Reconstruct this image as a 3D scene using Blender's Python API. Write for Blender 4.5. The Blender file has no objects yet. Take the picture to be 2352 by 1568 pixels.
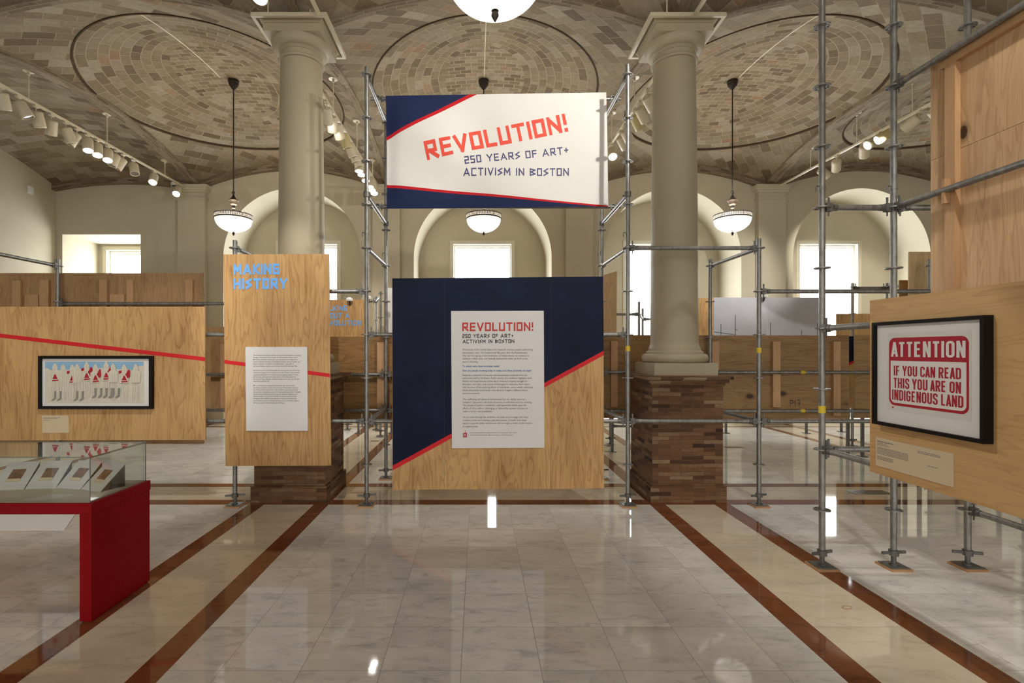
import bpy, bmesh, math, random
from mathutils import Vector, Matrix
random.seed(7)
S = bpy.context.scene
COL = S.collection
F, CX, CY, H = 1170.0, 1098.0, 804.0, 1.8          # focal length (px of a 2352 wide frame), vanishing point, eye height

# ------------------------------------------------------------------ camera, world, exposure
cam_d = bpy.data.cameras.new('camera'); cam = bpy.data.objects.new('camera', cam_d); COL.objects.link(cam)
cam.location = (0, 0, H); cam.rotation_euler = (math.pi/2, 0, 0)
cam_d.sensor_width = 36; cam_d.lens = F/2352*36
cam_d.shift_x = (1176-CX)/2352; cam_d.shift_y = (CY-784)/2352
cam_d.clip_start = 0.05; cam_d.clip_end = 200
S.camera = cam
world = bpy.data.worlds.new('world'); S.world = world; world.use_nodes = True
wb = world.node_tree.nodes['Background']; wb.inputs[0].default_value = (1.0, 0.955, 0.88, 1); wb.inputs[1].default_value = 0.68
S.view_settings.view_transform = 'Standard'; S.view_settings.look = 'None'
S.view_settings.exposure = 1.32; S.view_settings.gamma = 1; S.view_settings.use_curve_mapping = False
WINDOW_GLOW = 5.5
PENDANT_GLOW = 0.43
SPOT_W = 0.62                                        # multiplier on all gallery spots
try:
    S.cycles.max_bounces = 8; S.cycles.diffuse_bounces = 4; S.cycles.glossy_bounces = 4
    S.cycles.use_adaptive_sampling = True; S.cycles.adaptive_threshold = .02
    S.cycles.transparent_max_bounces = 12; S.cycles.sample_clamp_indirect = 6
    S.cycles.caustics_reflective = False; S.cycles.caustics_refractive = False
except Exception: pass

def W(px, py, Y):
    return Vector(((px-CX)*Y/F, Y, H-(py-CY)*Y/F))

# ------------------------------------------------------------------ object helpers
WL = {}
def empty(name, loc, label=None, cat=None, group=None, kind=None, rotz=0):
    o = bpy.data.objects.new(name, None); COL.objects.link(o); o.empty_display_size = .1
    o.location = loc; o.rotation_euler = (0, 0, rotz); WL[o] = Vector(loc)
    tag(o, label, cat, group, kind); return o
def tag(o, label=None, cat=None, group=None, kind=None):
    if label: o['label'] = label
    if cat: o['category'] = cat
    if group: o['group'] = group
    if kind: o['kind'] = kind
    return o
def struct(o): o['kind'] = 'structure'; return o
def obj(name, bm, mats, parent=None, smooth=False, local=False, label=None, recalc=True):
    me = bpy.data.meshes.new(name)
    if recalc: bmesh.ops.recalc_face_normals(bm, faces=bm.faces)
    bm.to_mesh(me); bm.free()
    if not isinstance(mats, (list, tuple)): mats = [mats]
    for m in mats: me.materials.append(m)
    co = [v.co for v in me.vertices]
    c = Vector([(min(p[i] for p in co)+max(p[i] for p in co))/2 for i in range(3)])
    me.transform(Matrix.Translation(-c))
    if smooth:
        for p in me.polygons: p.use_smooth = True
        me.set_sharp_from_angle(angle=math.radians(38))
    o = bpy.data.objects.new(name, me); COL.objects.link(o)
    if parent is not None:
        o.parent = parent; o.location = c if local else c-WL[parent]
        WL[o] = c
    else: o.location = c; WL[o] = c
    if label: o['label'] = label
    return o
def inst(src, name, parent, loc, rot=(0, 0, 0)):
    o = bpy.data.objects.new(name, src.data if hasattr(src, 'data') else src); COL.objects.link(o)
    o.parent = parent; o.location = Vector(loc)-(WL[parent] if parent else Vector()); o.rotation_euler = rot
    WL[o] = Vector(loc); return o
def B(): return bmesh.new()
def box(bm, x0, x1, y0, y1, z0, z1, mi=0, M=None):
    vs = [bm.verts.new((x, y, z)) for z in (z0, z1) for y in (y0, y1) for x in (x0, x1)]
    fs = []
    for q in ((0, 2, 3, 1), (4, 5, 7, 6), (0, 1, 5, 4), (2, 6, 7, 3), (0, 4, 6, 2), (1, 3, 7, 5)):
        f = bm.faces.new([vs[i] for i in q]); f.material_index = mi; fs.append(f)
    if M is not None:
        for v in vs: v.co = M @ v.co
    return fs
def tube(bm, p0, p1, r, seg=14, r1=None, mi=0, cap=True):
    p0 = Vector(p0); p1 = Vector(p1); d = (p1-p0).normalized()
    a = d.orthogonal().normalized(); b = d.cross(a); r1 = r if r1 is None else r1
    A = [bm.verts.new(p0+(a*math.cos(t)+b*math.sin(t))*r) for t in [2*math.pi*i/seg for i in range(seg)]]
    C = [bm.verts.new(p1+(a*math.cos(t)+b*math.sin(t))*r1) for t in [2*math.pi*i/seg for i in range(seg)]]
    for i in range(seg):
        j = (i+1) % seg; bm.faces.new((A[i], A[j], C[j], C[i])).material_index = mi
    if cap:
        bm.faces.new(A[::-1]).material_index = mi; bm.faces.new(C).material_index = mi
def lathe(bm, prof, c=(0, 0, 0), seg=48, mi=0, M=None, cap=True):
    c = Vector(c); rings = []; allv = []
    for r, z in prof:
        rings.append([bm.verts.new(c+Vector((r*math.cos(2*math.pi*i/seg), r*math.sin(2*math.pi*i/seg), z))) for i in range(seg)])
        allv += rings[-1]
    for A, C in zip(rings, rings[1:]):
        for i in range(seg):
            j = (i+1) % seg; bm.faces.new((A[i], A[j], C[j], C[i])).material_index = mi
    if cap:
        bm.faces.new(rings[0][::-1]).material_index = mi; bm.faces.new(rings[-1]).material_index = mi
    if M is not None:
        for v in allv: v.co = M @ v.co
def prism(bm, pts, ext, mi=0):
    A = [bm.verts.new(Vector(p)) for p in pts]; e = Vector(ext); C = [bm.verts.new(v.co+e) for v in A]; n = len(A)
    bm.faces.new(A).material_index = mi; bm.faces.new(C[::-1]).material_index = mi
    for i in range(n):
        j = (i+1) % n; bm.faces.new((A[i], C[i], C[j], A[j])).material_index = mi
def pxprism(bm, pts, Y, t, mi=0):            # polygon measured in the photograph, standing in the plane at depth Y, thickness t away from us
    prism(bm, [W(x, y, Y) for x, y in pts], (0, t, 0), mi)
def pxbox(bm, x0, y0, x1, y1, Y, t, mi=0): pxprism(bm, [(x0, y0), (x1, y0), (x1, y1), (x0, y1)], Y, t, mi)
def box_uv(bm):
    uv = bm.loops.layers.uv.verify()
    for f in bm.faces:
        f.normal_update(); n = f.normal; k = max(range(3), key=lambda i: abs(n[i]))
        for l in f.loops:
            p = l.vert.co; l[uv].uv = (p.y, p.z) if k == 0 else ((p.x, p.z) if k == 1 else (p.x, p.y))

# ------------------------------------------------------------------ materials
def mat(name):
    m = bpy.data.materials.new(name); m.use_nodes = True; nt = m.node_tree
    return m, nt, nt.nodes['Principled BSDF']
def N(nt, t, **kw):
    n = nt.nodes.new(t)
    for k, v in kw.items(): setattr(n, k, v)
    return n
def setin(n, **kw):
    for k, v in kw.items(): n.inputs[k].default_value = v
def math_n(nt, op, a, b=None, clamp=False):
    n = N(nt, 'ShaderNodeMath', operation=op, use_clamp=clamp)
    for i, v in enumerate((a, b)):
        if v is None: continue
        if isinstance(v, (int, float)): n.inputs[i].default_value = v
        else: nt.links.new(v, n.inputs[i])
    return n.outputs[0]
def mixc(nt, fac, a, b, typ='MIX'):
    n = N(nt, 'ShaderNodeMix', data_type='RGBA', blend_type=typ)
    for sock, v in ((n.inputs[0], fac), (n.inputs[6], a), (n.inputs[7], b)):
        if isinstance(v, (int, float)): sock.default_value = v
        elif isinstance(v, tuple): sock.default_value = (*v, 1) if len(v) == 3 else v
        else: nt.links.new(v, sock)
    return n.outputs[2]
def ramp(nt, fac, stops, interp='LINEAR'):
    n = N(nt, 'ShaderNodeValToRGB'); cr = n.color_ramp; cr.interpolation = interp
    while len(cr.elements) < len(stops): cr.elements.new(.5)
    for e, (p, c) in zip(cr.elements, stops):
        e.position = p; e.color = (*c, 1)
    nt.links.new(fac, n.inputs[0]); return n.outputs[0]
def noise(nt, vec, scale, detail=3, rough=.5, dist=0):
    n = N(nt, 'ShaderNodeTexNoise'); setin(n, Scale=scale, Detail=detail, Roughness=rough, Distortion=dist)
    if vec is not None: nt.links.new(vec, n.inputs['Vector'])
    return n.outputs[0]
def objcoord(nt, scale=(1, 1, 1), rnd=True):
    tc = N(nt, 'ShaderNodeTexCoord'); mp = N(nt, 'ShaderNodeMapping'); mp.inputs['Scale'].default_value = scale
    nt.links.new(tc.outputs['Object'], mp.inputs['Vector'])
    if not rnd: return mp.outputs[0]
    oi = N(nt, 'ShaderNodeObjectInfo'); k = math_n(nt, 'MULTIPLY', oi.outputs['Random'], 37.0)
    va = N(nt, 'ShaderNodeVectorMath', operation='ADD'); nt.links.new(mp.outputs[0], va.inputs[0]); nt.links.new(k, va.inputs[1])
    return va.outputs[0]
def bump(nt, bs, h, strength=.2, dist=.01):
    b = N(nt, 'ShaderNodeBump'); setin(b, Strength=strength, Distance=dist); nt.links.new(h, b.inputs['Height'])
    nt.links.new(b.outputs[0], bs.inputs['Normal'])
def plain(name, c, rough=.6, metal=0, var=.06, scale=6, spec=.5):
    m, nt, bs = mat(name); setin(bs, Roughness=rough, Metallic=metal); bs.inputs['Specular IOR Level'].default_value = spec
    n = noise(nt, objcoord(nt), scale, 4)
    lo = tuple(max(0, x*(1-var)) for x in c); hi = tuple(min(1, x*(1+var)) for x in c)
    nt.links.new(ramp(nt, n, [(.3, lo), (.7, hi)]), bs.inputs['Base Color']); return m
def glow(name, c, s):
    m, nt, bs = mat(name); setin(bs, Roughness=.5); bs.inputs['Base Color'].default_value = (.8, .8, .78, 1)
    bs.inputs['Emission Color'].default_value = (*c, 1); bs.inputs['Emission Strength'].default_value = s; return m
def plywood(name, axis, light, dark, knots=0.0, contrast=1.0, rings=12.0, rough=.5):
    m, nt, bs = mat(name); setin(bs, Roughness=rough); bs.inputs['Specular IOR Level'].default_value = .35
    ax = 'XYZ'.index(axis)
    def sc(k): return tuple(k if i == ax else 1 for i in range(3))
    warp = noise(nt, objcoord(nt, sc(.3)), 1.3, 2)
    n1 = noise(nt, objcoord(nt, sc(.13)), 4.4, 2.8, .55, .5)
    r = math_n(nt, 'FRACT', math_n(nt, 'ADD', math_n(nt, 'MULTIPLY', n1, rings), math_n(nt, 'MULTIPLY', warp, 2.0)))
    r = ramp(nt, r, [(0, (0, 0, 0)), (.55, (.22, .22, .22)), (.88, (1, 1, 1)), (1, (.05, .05, .05))])
    st = noise(nt, objcoord(nt, sc(.025)), 85, 3, .6)
    blot = ramp(nt, noise(nt, objcoord(nt, sc(.22)), 7, 4, .6, .5), [(.46, (0, 0, 0)), (.70, (1, 1, 1))])
    big = noise(nt, objcoord(nt, sc(.4)), 1.7, 3)
    f = math_n(nt, 'MULTIPLY', r, .40*contrast)
    f = math_n(nt, 'ADD', f, math_n(nt, 'MULTIPLY', math_n(nt, 'SUBTRACT', st, .40), .75*contrast))
    f = math_n(nt, 'ADD', f, math_n(nt, 'MULTIPLY', blot, .30*contrast))
    f = math_n(nt, 'ADD', f, math_n(nt, 'MULTIPLY', math_n(nt, 'SUBTRACT', big, .48), 1.2*contrast), clamp=True)
    c = mixc(nt, f, light, dark)
    if knots:
        vo = N(nt, 'ShaderNodeTexVoronoi'); setin(vo, Scale=2.1, Randomness=1.0)
        nt.links.new(objcoord(nt, sc(.6)), vo.inputs['Vector'])
        k = ramp(nt, vo.outputs['Distance'], [(.055*knots, (1, 1, 1)), (.07*knots, (.5, .5, .5)), (.12*knots, (0, 0, 0))])
        c = mixc(nt, k, c, (.06, .028, .012))
    nt.links.new(c, bs.inputs['Base Color']); bump(nt, bs, st, .08, .002); return m

PLY = plywood('plywood_front', 'Z', (.60, .375, .16), (.29, .135, .042))
PLY_X = plywood('plywood_sideways_grain', 'Y', (.62, .40, .18), (.37, .195, .068), contrast=.8)
PLY_BACK = plywood('plywood_rough_back', 'X', (.38, .235, .105), (.17, .085, .032), knots=1.0)
PLY_BACKZ = plywood('plywood_rough_back_upright', 'Z', (.46, .29, .145), (.24, .13, .055), knots=1.0)
PLY_TALL = plywood('plywood_tall_sheet', 'Z', (.62, .415, .235), (.36, .205, .095), knots=1.0)
PLY_DARK = plywood('plywood_brown_back', 'X', (.36, .20, .075), (.13, .065, .022), knots=1.1)
PLY_PALE = plywood('plywood_pale', 'Z', (.66, .48, .27), (.45, .29, .14))
STUD = plywood('softwood_stud', 'Z', (.55, .34, .18), (.38, .21, .10), contrast=.7)
STUD_X = plywood('softwood_rail', 'Y', (.55, .34, .18), (.38, .21, .10), contrast=.7)
PAD = plywood('pad_plywood', 'X', (.50, .30, .15), (.3, .15, .07))
def steel(name, c, rough):
    m, nt, bs = mat(name); setin(bs, Metallic=.75, Roughness=rough)
    n = noise(nt, objcoord(nt, (1, 1, .4)), 26, 5, .65)
    nt.links.new(ramp(nt, n, [(.3, tuple(x*.62 for x in c)), (.55, c), (.75, tuple(min(1, x*1.25) for x in c))]), bs.inputs['Base Color'])
    nt.links.new(math_n(nt, 'ADD', math_n(nt, 'MULTIPLY', n, .35), rough-.17), bs.inputs['Roughness']); return m
STEEL = steel('galvanised_steel', (.30, .30, .29), .42)
STEEL_D = steel('dark_steel', (.19, .19, .18), .5)
NAVY = plain('navy_paint', (.006, .0105, .034), .5, var=.25, scale=3, spec=.15)
RED_STRIPE = plain('red_stripe_paint', (.62, .018, .026), .5, spec=.25)
RED_TEXT = plain('red_print', (.56, .035, .03), .55)
RED_LIGHT = plain('red_banner_print', (.74, .075, .045), .7)
NAVY_TEXT = plain('navy_print', (.045, .05, .15), .6)
INK = plain('dark_ink', (.012, .015, .03), .6)
GREY_INK = plain('grey_ink', (.17, .17, .175), .6)
BLUE_INK = plain('blue_ink', (.05, .17, .42), .6)
SKY_BLUE = plain('blue_painted_letters', (.15, .42, .92), .5, var=.08)
PAPER = plain('white_board', (.72, .72, .73), .5, var=.015)
MAT_BOARD = plain('mat_board', (.76, .75, .74), .7, var=.01)
CARD = plain('cream_card', (.66, .54, .37), .6, var=.02)
BLACK_FRAME = plain('black_frame', (.006, .005, .005), .45, spec=.18)
CREAM_PRINT = plain('cream_print_paper', (.66, .62, .52), .7, var=.05, scale=14)
PALE_BLUE = plain('pale_blue_print', (.26, .46, .67), .7)
DEEP_RED = plain('deep_red_print', (.40, .008, .025), .7)
BOOT_GREY = plain('grey_print', (.25, .24, .22), .7)
PENCIL = plain('pencil_line', (.40, .37, .31), .8)
CASE_RED = plain('red_lacquer', (.235, .0015, .005), .55, var=.05, scale=2, spec=.12)
CASE_LINER = plain('linen_deck', (.55, .48, .37), .8)
WHITE_BOARD = plain('white_mount_board', (.62, .60, .58), .6, var=.02)
BLACK_BOARD = plain('black_mount_side', (.012, .012, .013), .6)
SEPIA = plain('sepia_photograph', (.20, .10, .055), .3, var=.55, scale=22)
CREAM_METAL = plain('cream_enamel', (.60, .54, .41), .4, var=.03)
OLIVE_METAL = plain('yellowed_enamel', (.55, .47, .24), .4, var=.04)
BRONZE = plain('dark_bronze', (.032, .023, .017), .5, metal=.3, var=.3)
COLUMN_PAINT = plain('column_paint', (.395, .342, .24), .55, var=.03, scale=1.3)
TRIM_WHITE = plain('window_trim_paint', (.62, .58, .47), .5, var=.02)
YELLOW = plain('yellow_tag', (.65, .50, .03), .5)
MURAL = plain('mural_sky_print', (.58, .60, .68), .6, var=.12, scale=1.2)
MURAL_INK = plain('mural_grey_print', (.16, .18, .23), .6)
BRASS = plain('floor_plate_brass', (.22, .17, .09), .4, metal=.6)
WHITE_PLASTIC = plain('white_plastic', (.68, .68, .66), .35)
BLACK_PLASTIC = plain('black_plastic', (.01, .01, .01), .3)
BLIND = glow('lit_roller_blind', (.95, .985, 1), WINDOW_GLOW)
LENS = glow('lit_lamp_lens', (1, .97, .93), 14)
LENS_OFF = plain('dark_lamp_lens', (.2, .19, .17), .25)
def bowl_mat():
    m, nt, bs = mat('lit_glass_bowl'); setin(bs, Roughness=.3); bs.inputs['Base Color'].default_value = (.8, .72, .6, 1)
    tc = N(nt, 'ShaderNodeTexCoord'); n = noise(nt, tc.outputs['Object'], 3, 3)
    nt.links.new(ramp(nt, n, [(.3, (1, .90, .76)), (.7, (1, .95, .86))]), bs.inputs['Emission Color'])
    bs.inputs['Emission Strength'].default_value = PENDANT_GLOW; return m
BOWL = bowl_mat()
def fret_mat():
    m, nt, bs = mat('pierced_bronze_band'); setin(bs, Roughness=.4)
    tc = N(nt, 'ShaderNodeTexCoord'); sp = N(nt, 'ShaderNodeSeparateXYZ'); nt.links.new(tc.outputs['Object'], sp.inputs[0])
    a = math_n(nt, 'ARCTAN2', sp.outputs[1], sp.outputs[0])
    k = math_n(nt, 'SINE', math_n(nt, 'MULTIPLY', a, 70)); z = math_n(nt, 'SINE', math_n(nt, 'MULTIPLY', sp.outputs[2], 260))
    f = math_n(nt, 'GREATER_THAN', math_n(nt, 'ADD', k, z), -.1)
    nt.links.new(mixc(nt, f, (.05, .035, .02), (.8, .72, .6)), bs.inputs['Base Color'])
    nt.links.new(mixc(nt, f, (0, 0, 0), (1, .9, .74)), bs.inputs['Emission Color']); bs.inputs['Emission Strength'].default_value = PENDANT_GLOW*.7
    return m
FRET = fret_mat()
def glass_mat():
    m, nt, bs = mat('case_glass'); nt.nodes.remove(bs)
    t = N(nt, 'ShaderNodeBsdfTransparent'); t.inputs[0].default_value = (.95, .97, .96, 1)
    g = N(nt, 'ShaderNodeBsdfGlossy'); g.inputs['Roughness'].default_value = 0.0
    ge = N(nt, 'ShaderNodeNewGeometry'); dt = N(nt, 'ShaderNodeVectorMath', operation='DOT_PRODUCT')
    nt.links.new(ge.outputs['Normal'], dt.inputs[0]); nt.links.new(ge.outputs['Incoming'], dt.inputs[1])
    k = math_n(nt, 'POWER', math_n(nt, 'SUBTRACT', 1.0, math_n(nt, 'ABSOLUTE', dt.outputs['Value'])), 2.8)
    k = math_n(nt, 'ADD', math_n(nt, 'MULTIPLY', k, .92), .035, clamp=True)
    mx = N(nt, 'ShaderNodeMixShader'); nt.links.new(k, mx.inputs[0]); nt.links.new(t.outputs[0], mx.inputs[1]); nt.links.new(g.outputs[0], mx.inputs[2])
    nt.links.new(mx.outputs[0], nt.nodes['Material Output'].inputs[0]); return m
GLASS = glass_mat()
GLASS_EDGE = plain('glass_edge', (.16, .17, .15), .2)
def wall_mat():
    m, nt, bs = mat('cream_plaster'); setin(bs, Roughness=.75)
    n = noise(nt, objcoord(nt, rnd=False), .8, 6, .6)
    nt.links.new(ramp(nt, n, [(.3, (.48, .437, .325)), (.7, (.53, .485, .37))]), bs.inputs['Base Color'])
    n2 = noise(nt, objcoord(nt, rnd=False), 9, 5, .6); bump(nt, bs, n2, .12, .01); return m
PLASTER = wall_mat()
def tile_mat(name, bw, rh, mortar, stops, mort_c, rough=.8, bstr=.5, dark=1.0):
    m, nt, bs = mat(name); setin(bs, Roughness=rough); bs.inputs['Specular IOR Level'].default_value = .25
    uv = N(nt, 'ShaderNodeUVMap')
    wob = N(nt, 'ShaderNodeTexNoise'); setin(wob, Scale=3.0, Detail=2); nt.links.new(uv.outputs[0], wob.inputs['Vector'])
    ad = N(nt, 'ShaderNodeVectorMath', operation='MULTIPLY_ADD'); nt.links.new(wob.outputs[1], ad.inputs[0])
    ad.inputs[1].default_value = (.035, .035, 0); nt.links.new(uv.outputs[0], ad.inputs[2])
    b = N(nt, 'ShaderNodeTexBrick'); nt.links.new(ad.outputs[0], b.inputs['Vector'])
    setin(b, Scale=1.0); b.inputs['Color1'].default_value = (0, 0, 0, 1); b.inputs['Color2'].default_value = (1, 1, 1, 1); b.inputs['Mortar'].default_value = (.5, .5, .5, 1)
    b.inputs['Mortar Size'].default_value = mortar; b.inputs['Mortar Smooth'].default_value = .2; b.inputs['Bias'].default_value = 0
    b.inputs['Brick Width'].default_value = bw; b.inputs['Row Height'].default_value = rh
    c = ramp(nt, b.outputs['Color'], stops)
    n = noise(nt, uv.outputs[0], 14, 5, .65); c = mixc(nt, .55, c, ramp(nt, n, [(.25, (.55, .52, .48)), (.75, (1.25, 1.25, 1.25))]), 'MULTIPLY')
    n3 = noise(nt, uv.outputs[0], .7, 3); c = mixc(nt, .5, c, ramp(nt, n3, [(.3, (.72, .70, .68)), (.7, (1.15, 1.15, 1.12))]), 'MULTIPLY')
    c = mixc(nt, b.outputs['Fac'], c, mort_c)
    nt.links.new(c, bs.inputs['Base Color'])
    h = math_n(nt, 'ADD', math_n(nt, 'SUBTRACT', 1.0, b.outputs['Fac']), math_n(nt, 'MULTIPLY', n, .5)); bump(nt, bs, h, bstr, .012); return m
CST = [(0, (.135, .098, .06)), (.15, (.195, .15, .095)), (.45, (.24, .192, .128)), (.75, (.27, .225, .158)), (.94, (.33, .285, .22)), (1, (.26, .16, .09))]
CT_RING = tile_mat('vault_ring_tile', .29, .145, .007, CST, (.32, .272, .195))
CT_FIELD = tile_mat('vault_field_tile', .36, .20, .006, CST, (.285, .24, .17))
CT_CENTRE = tile_mat('vault_centre_tile', .20, .12, .008, CST, (.34, .29, .21))
CT_CREASE = tile_mat('vault_crease_brick', .28, .06, .006, [(0, (.15, .11, .07)), (.6, (.235, .185, .125)), (1, (.29, .24, .175))], (.26, .215, .15))
CT_RIB = tile_mat('vault_rib_brick', .25, .045, .006, [(0, (.13, .09, .055)), (.6, (.24, .185, .125)), (1, (.31, .25, .18))], (.2, .16, .11))
RIM = plain('vault_rim_joint', (.085, .06, .04), .95, spec=0)
BRICK = tile_mat('roman_brick', .27, .047, .003, [(0, (.035, .018, .013)), (.08, (.10, .046, .022)), (.35, (.165, .08, .038)), (.65, (.20, .105, .052)), (.88, (.25, .15, .085)), (1, (.30, .205, .125))], (.11, .075, .05), .7, .5)
def marble(name, base, vein, tile, rough, gx=0, gy=0, veins=.55):
    m, nt, bs = mat(name); bs.inputs['Specular IOR Level'].default_value = .5
    tc = N(nt, 'ShaderNodeNewGeometry'); pos = tc.outputs['Position']
    sub = N(nt, 'ShaderNodeVectorMath', operation='SUBTRACT'); nt.links.new(pos, sub.inputs[0]); sub.inputs[1].default_value = (gx, gy, 0)
    sc = N(nt, 'ShaderNodeVectorMath', operation='SCALE'); nt.links.new(sub.outputs[0], sc.inputs[0]); sc.inputs['Scale'].default_value = 1/tile
    fl = N(nt, 'ShaderNodeVectorMath', operation='FLOOR'); nt.links.new(sc.outputs[0], fl.inputs[0])
    wn = N(nt, 'ShaderNodeTexWhiteNoise'); nt.links.new(fl.outputs[0], wn.inputs['Vector'])
    off = N(nt, 'ShaderNodeVectorMath', operation='MULTIPLY_ADD'); nt.links.new(wn.outputs['Color'], off.inputs[0]); off.inputs[1].default_value = (9, 9, 9); nt.links.new(pos, off.inputs[2])
    st = N(nt, 'ShaderNodeMapping'); st.inputs['Rotation'].default_value = (0, 0, .35); st.inputs['Scale'].default_value = (1, 2.6, 1); nt.links.new(off.outputs[0], st.inputs[0])
    n = noise(nt, st.outputs[0], 4.5, 10, .72, .9); n2 = noise(nt, st.outputs[0], 1.4, 3, .5)
    c = mixc(nt, ramp(nt, n, [(.30, (veins, veins, veins)), (.42, (veins*.45, veins*.45, veins*.45)), (.47, (.08, .08, .08)), (.6, (0, 0, 0))]), base, vein)
    c = mixc(nt, .8, c, ramp(nt, n2, [(.3, (.84, .84, .83)), (.7, (1.07, 1.07, 1.07))]), 'MULTIPLY')
    c = mixc(nt, .6, c, ramp(nt, wn.outputs['Value'], [(0, (.86, .86, .86)), (1, (1.08, 1.08, 1.08))]), 'MULTIPLY')
    fr = N(nt, 'ShaderNodeVectorMath', operation='FRACTION'); nt.links.new(sc.outputs[0], fr.inputs[0])
    sp = N(nt, 'ShaderNodeSeparateXYZ'); nt.links.new(fr.outputs[0], sp.inputs[0])
    def near(s): return math_n(nt, 'LESS_THAN', math_n(nt, 'MINIMUM', s, math_n(nt, 'SUBTRACT', 1.0, s)), .0016/tile)
    j = math_n(nt, 'MAXIMUM', near(sp.outputs[0]), near(sp.outputs[1]))
    c = mixc(nt, j, c, tuple(x*.35 for x in base)); nt.links.new(c, bs.inputs['Base Color'])
    nt.links.new(math_n(nt, 'ADD', math_n(nt, 'MULTIPLY', j, .5), rough), bs.inputs['Roughness'])
    return m
TILE = .4515
M_WHITE = marble('white_veined_marble', (.76, .74, .70), (.30, .295, .285), TILE, .045, .13-TILE/2, 2.863)
M_CREAM = marble('cream_marble', (.70, .61, .48), (.38, .30, .21), 1.355, .045, .2, 3.316, .5)
M_BROWN = marble('brown_marble', (.21, .068, .026), (.08, .022, .009), 1.355, .06, .2, 3.7, .8)

# ------------------------------------------------------------------ building grid
BX = [-10.35, -6.9, -2.22, 2.47, 7.1, 11.8]
BY = [-5.6, .44, 6.47, 12.5]
ZS, RISE = 5.80, .5
COLX = (-2.24, 2.49); COLY = 6.47
def rise_x(i): return .17 if i == 0 else RISE*min(1, ((BX[i+1]-BX[i])/4.68)**2)
def vault_z(i, j, x, y):
    xa, xb, ya, yb = BX[i], BX[i+1], BY[j], BY[j+1]
    rx = rise_x(i)
    u = (2*x-xa-xb)/(xb-xa); v = (2*y-ya-yb)/(yb-ya)
    return ZS + rx*(1-u*u) + RISE*(1-v*v)

# floor
xs = [BX[0], -6.9-.455, -6.9-.285, -6.9+.285, -6.9+.455, -2.674, -2.495, -1.916, -1.744, 2.005, 2.184, 2.76, 2.94, 7.1-.455, 7.1-.285, 7.1+.285, 7.1+.455, BX[-1]]
ysp = [-5.6, -.10, .07, .64, .82, 5.94, 6.13, 6.71, 6.88, 11.9, 12.07, 12.9]
def band(k, n, off):                    # 0 field, 1 brown, 2 cream
    return [0, 1, 2, 1][k % 4]
bm = B()
for a in range(len(xs)-1):
    for b in range(len(ysp)-1):
        bx_, by_ = band(a, 0, 0), [0, 1, 2, 1, 0, 1, 2, 1, 0, 1, 2][b]
        if bx_ and by_: k = 2 if (bx_ == 2 and by_ == 2) else (1 if 1 in (bx_, by_) and not (bx_ == 2 and by_ == 2) else 2)
        else: k = bx_ or by_
        vs = [bm.verts.new(p) for p in ((xs[a], ysp[b], 0), (xs[a+1], ysp[b], 0), (xs[a+1], ysp[b+1], 0), (xs[a], ysp[b+1], 0))]
        bm.faces.new(vs).material_index = k
def keepobj(name, bm, mats):
    me = bpy.data.meshes.new(name); bm.to_mesh(me); bm.free()
    for m in mats: me.materials.append(m)
    o = bpy.data.objects.new(name, me); COL.objects.link(o); WL[o] = Vector(); return o
struct(keepobj('floor', bm, [M_WHITE, M_BROWN, M_CREAM]))

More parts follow.
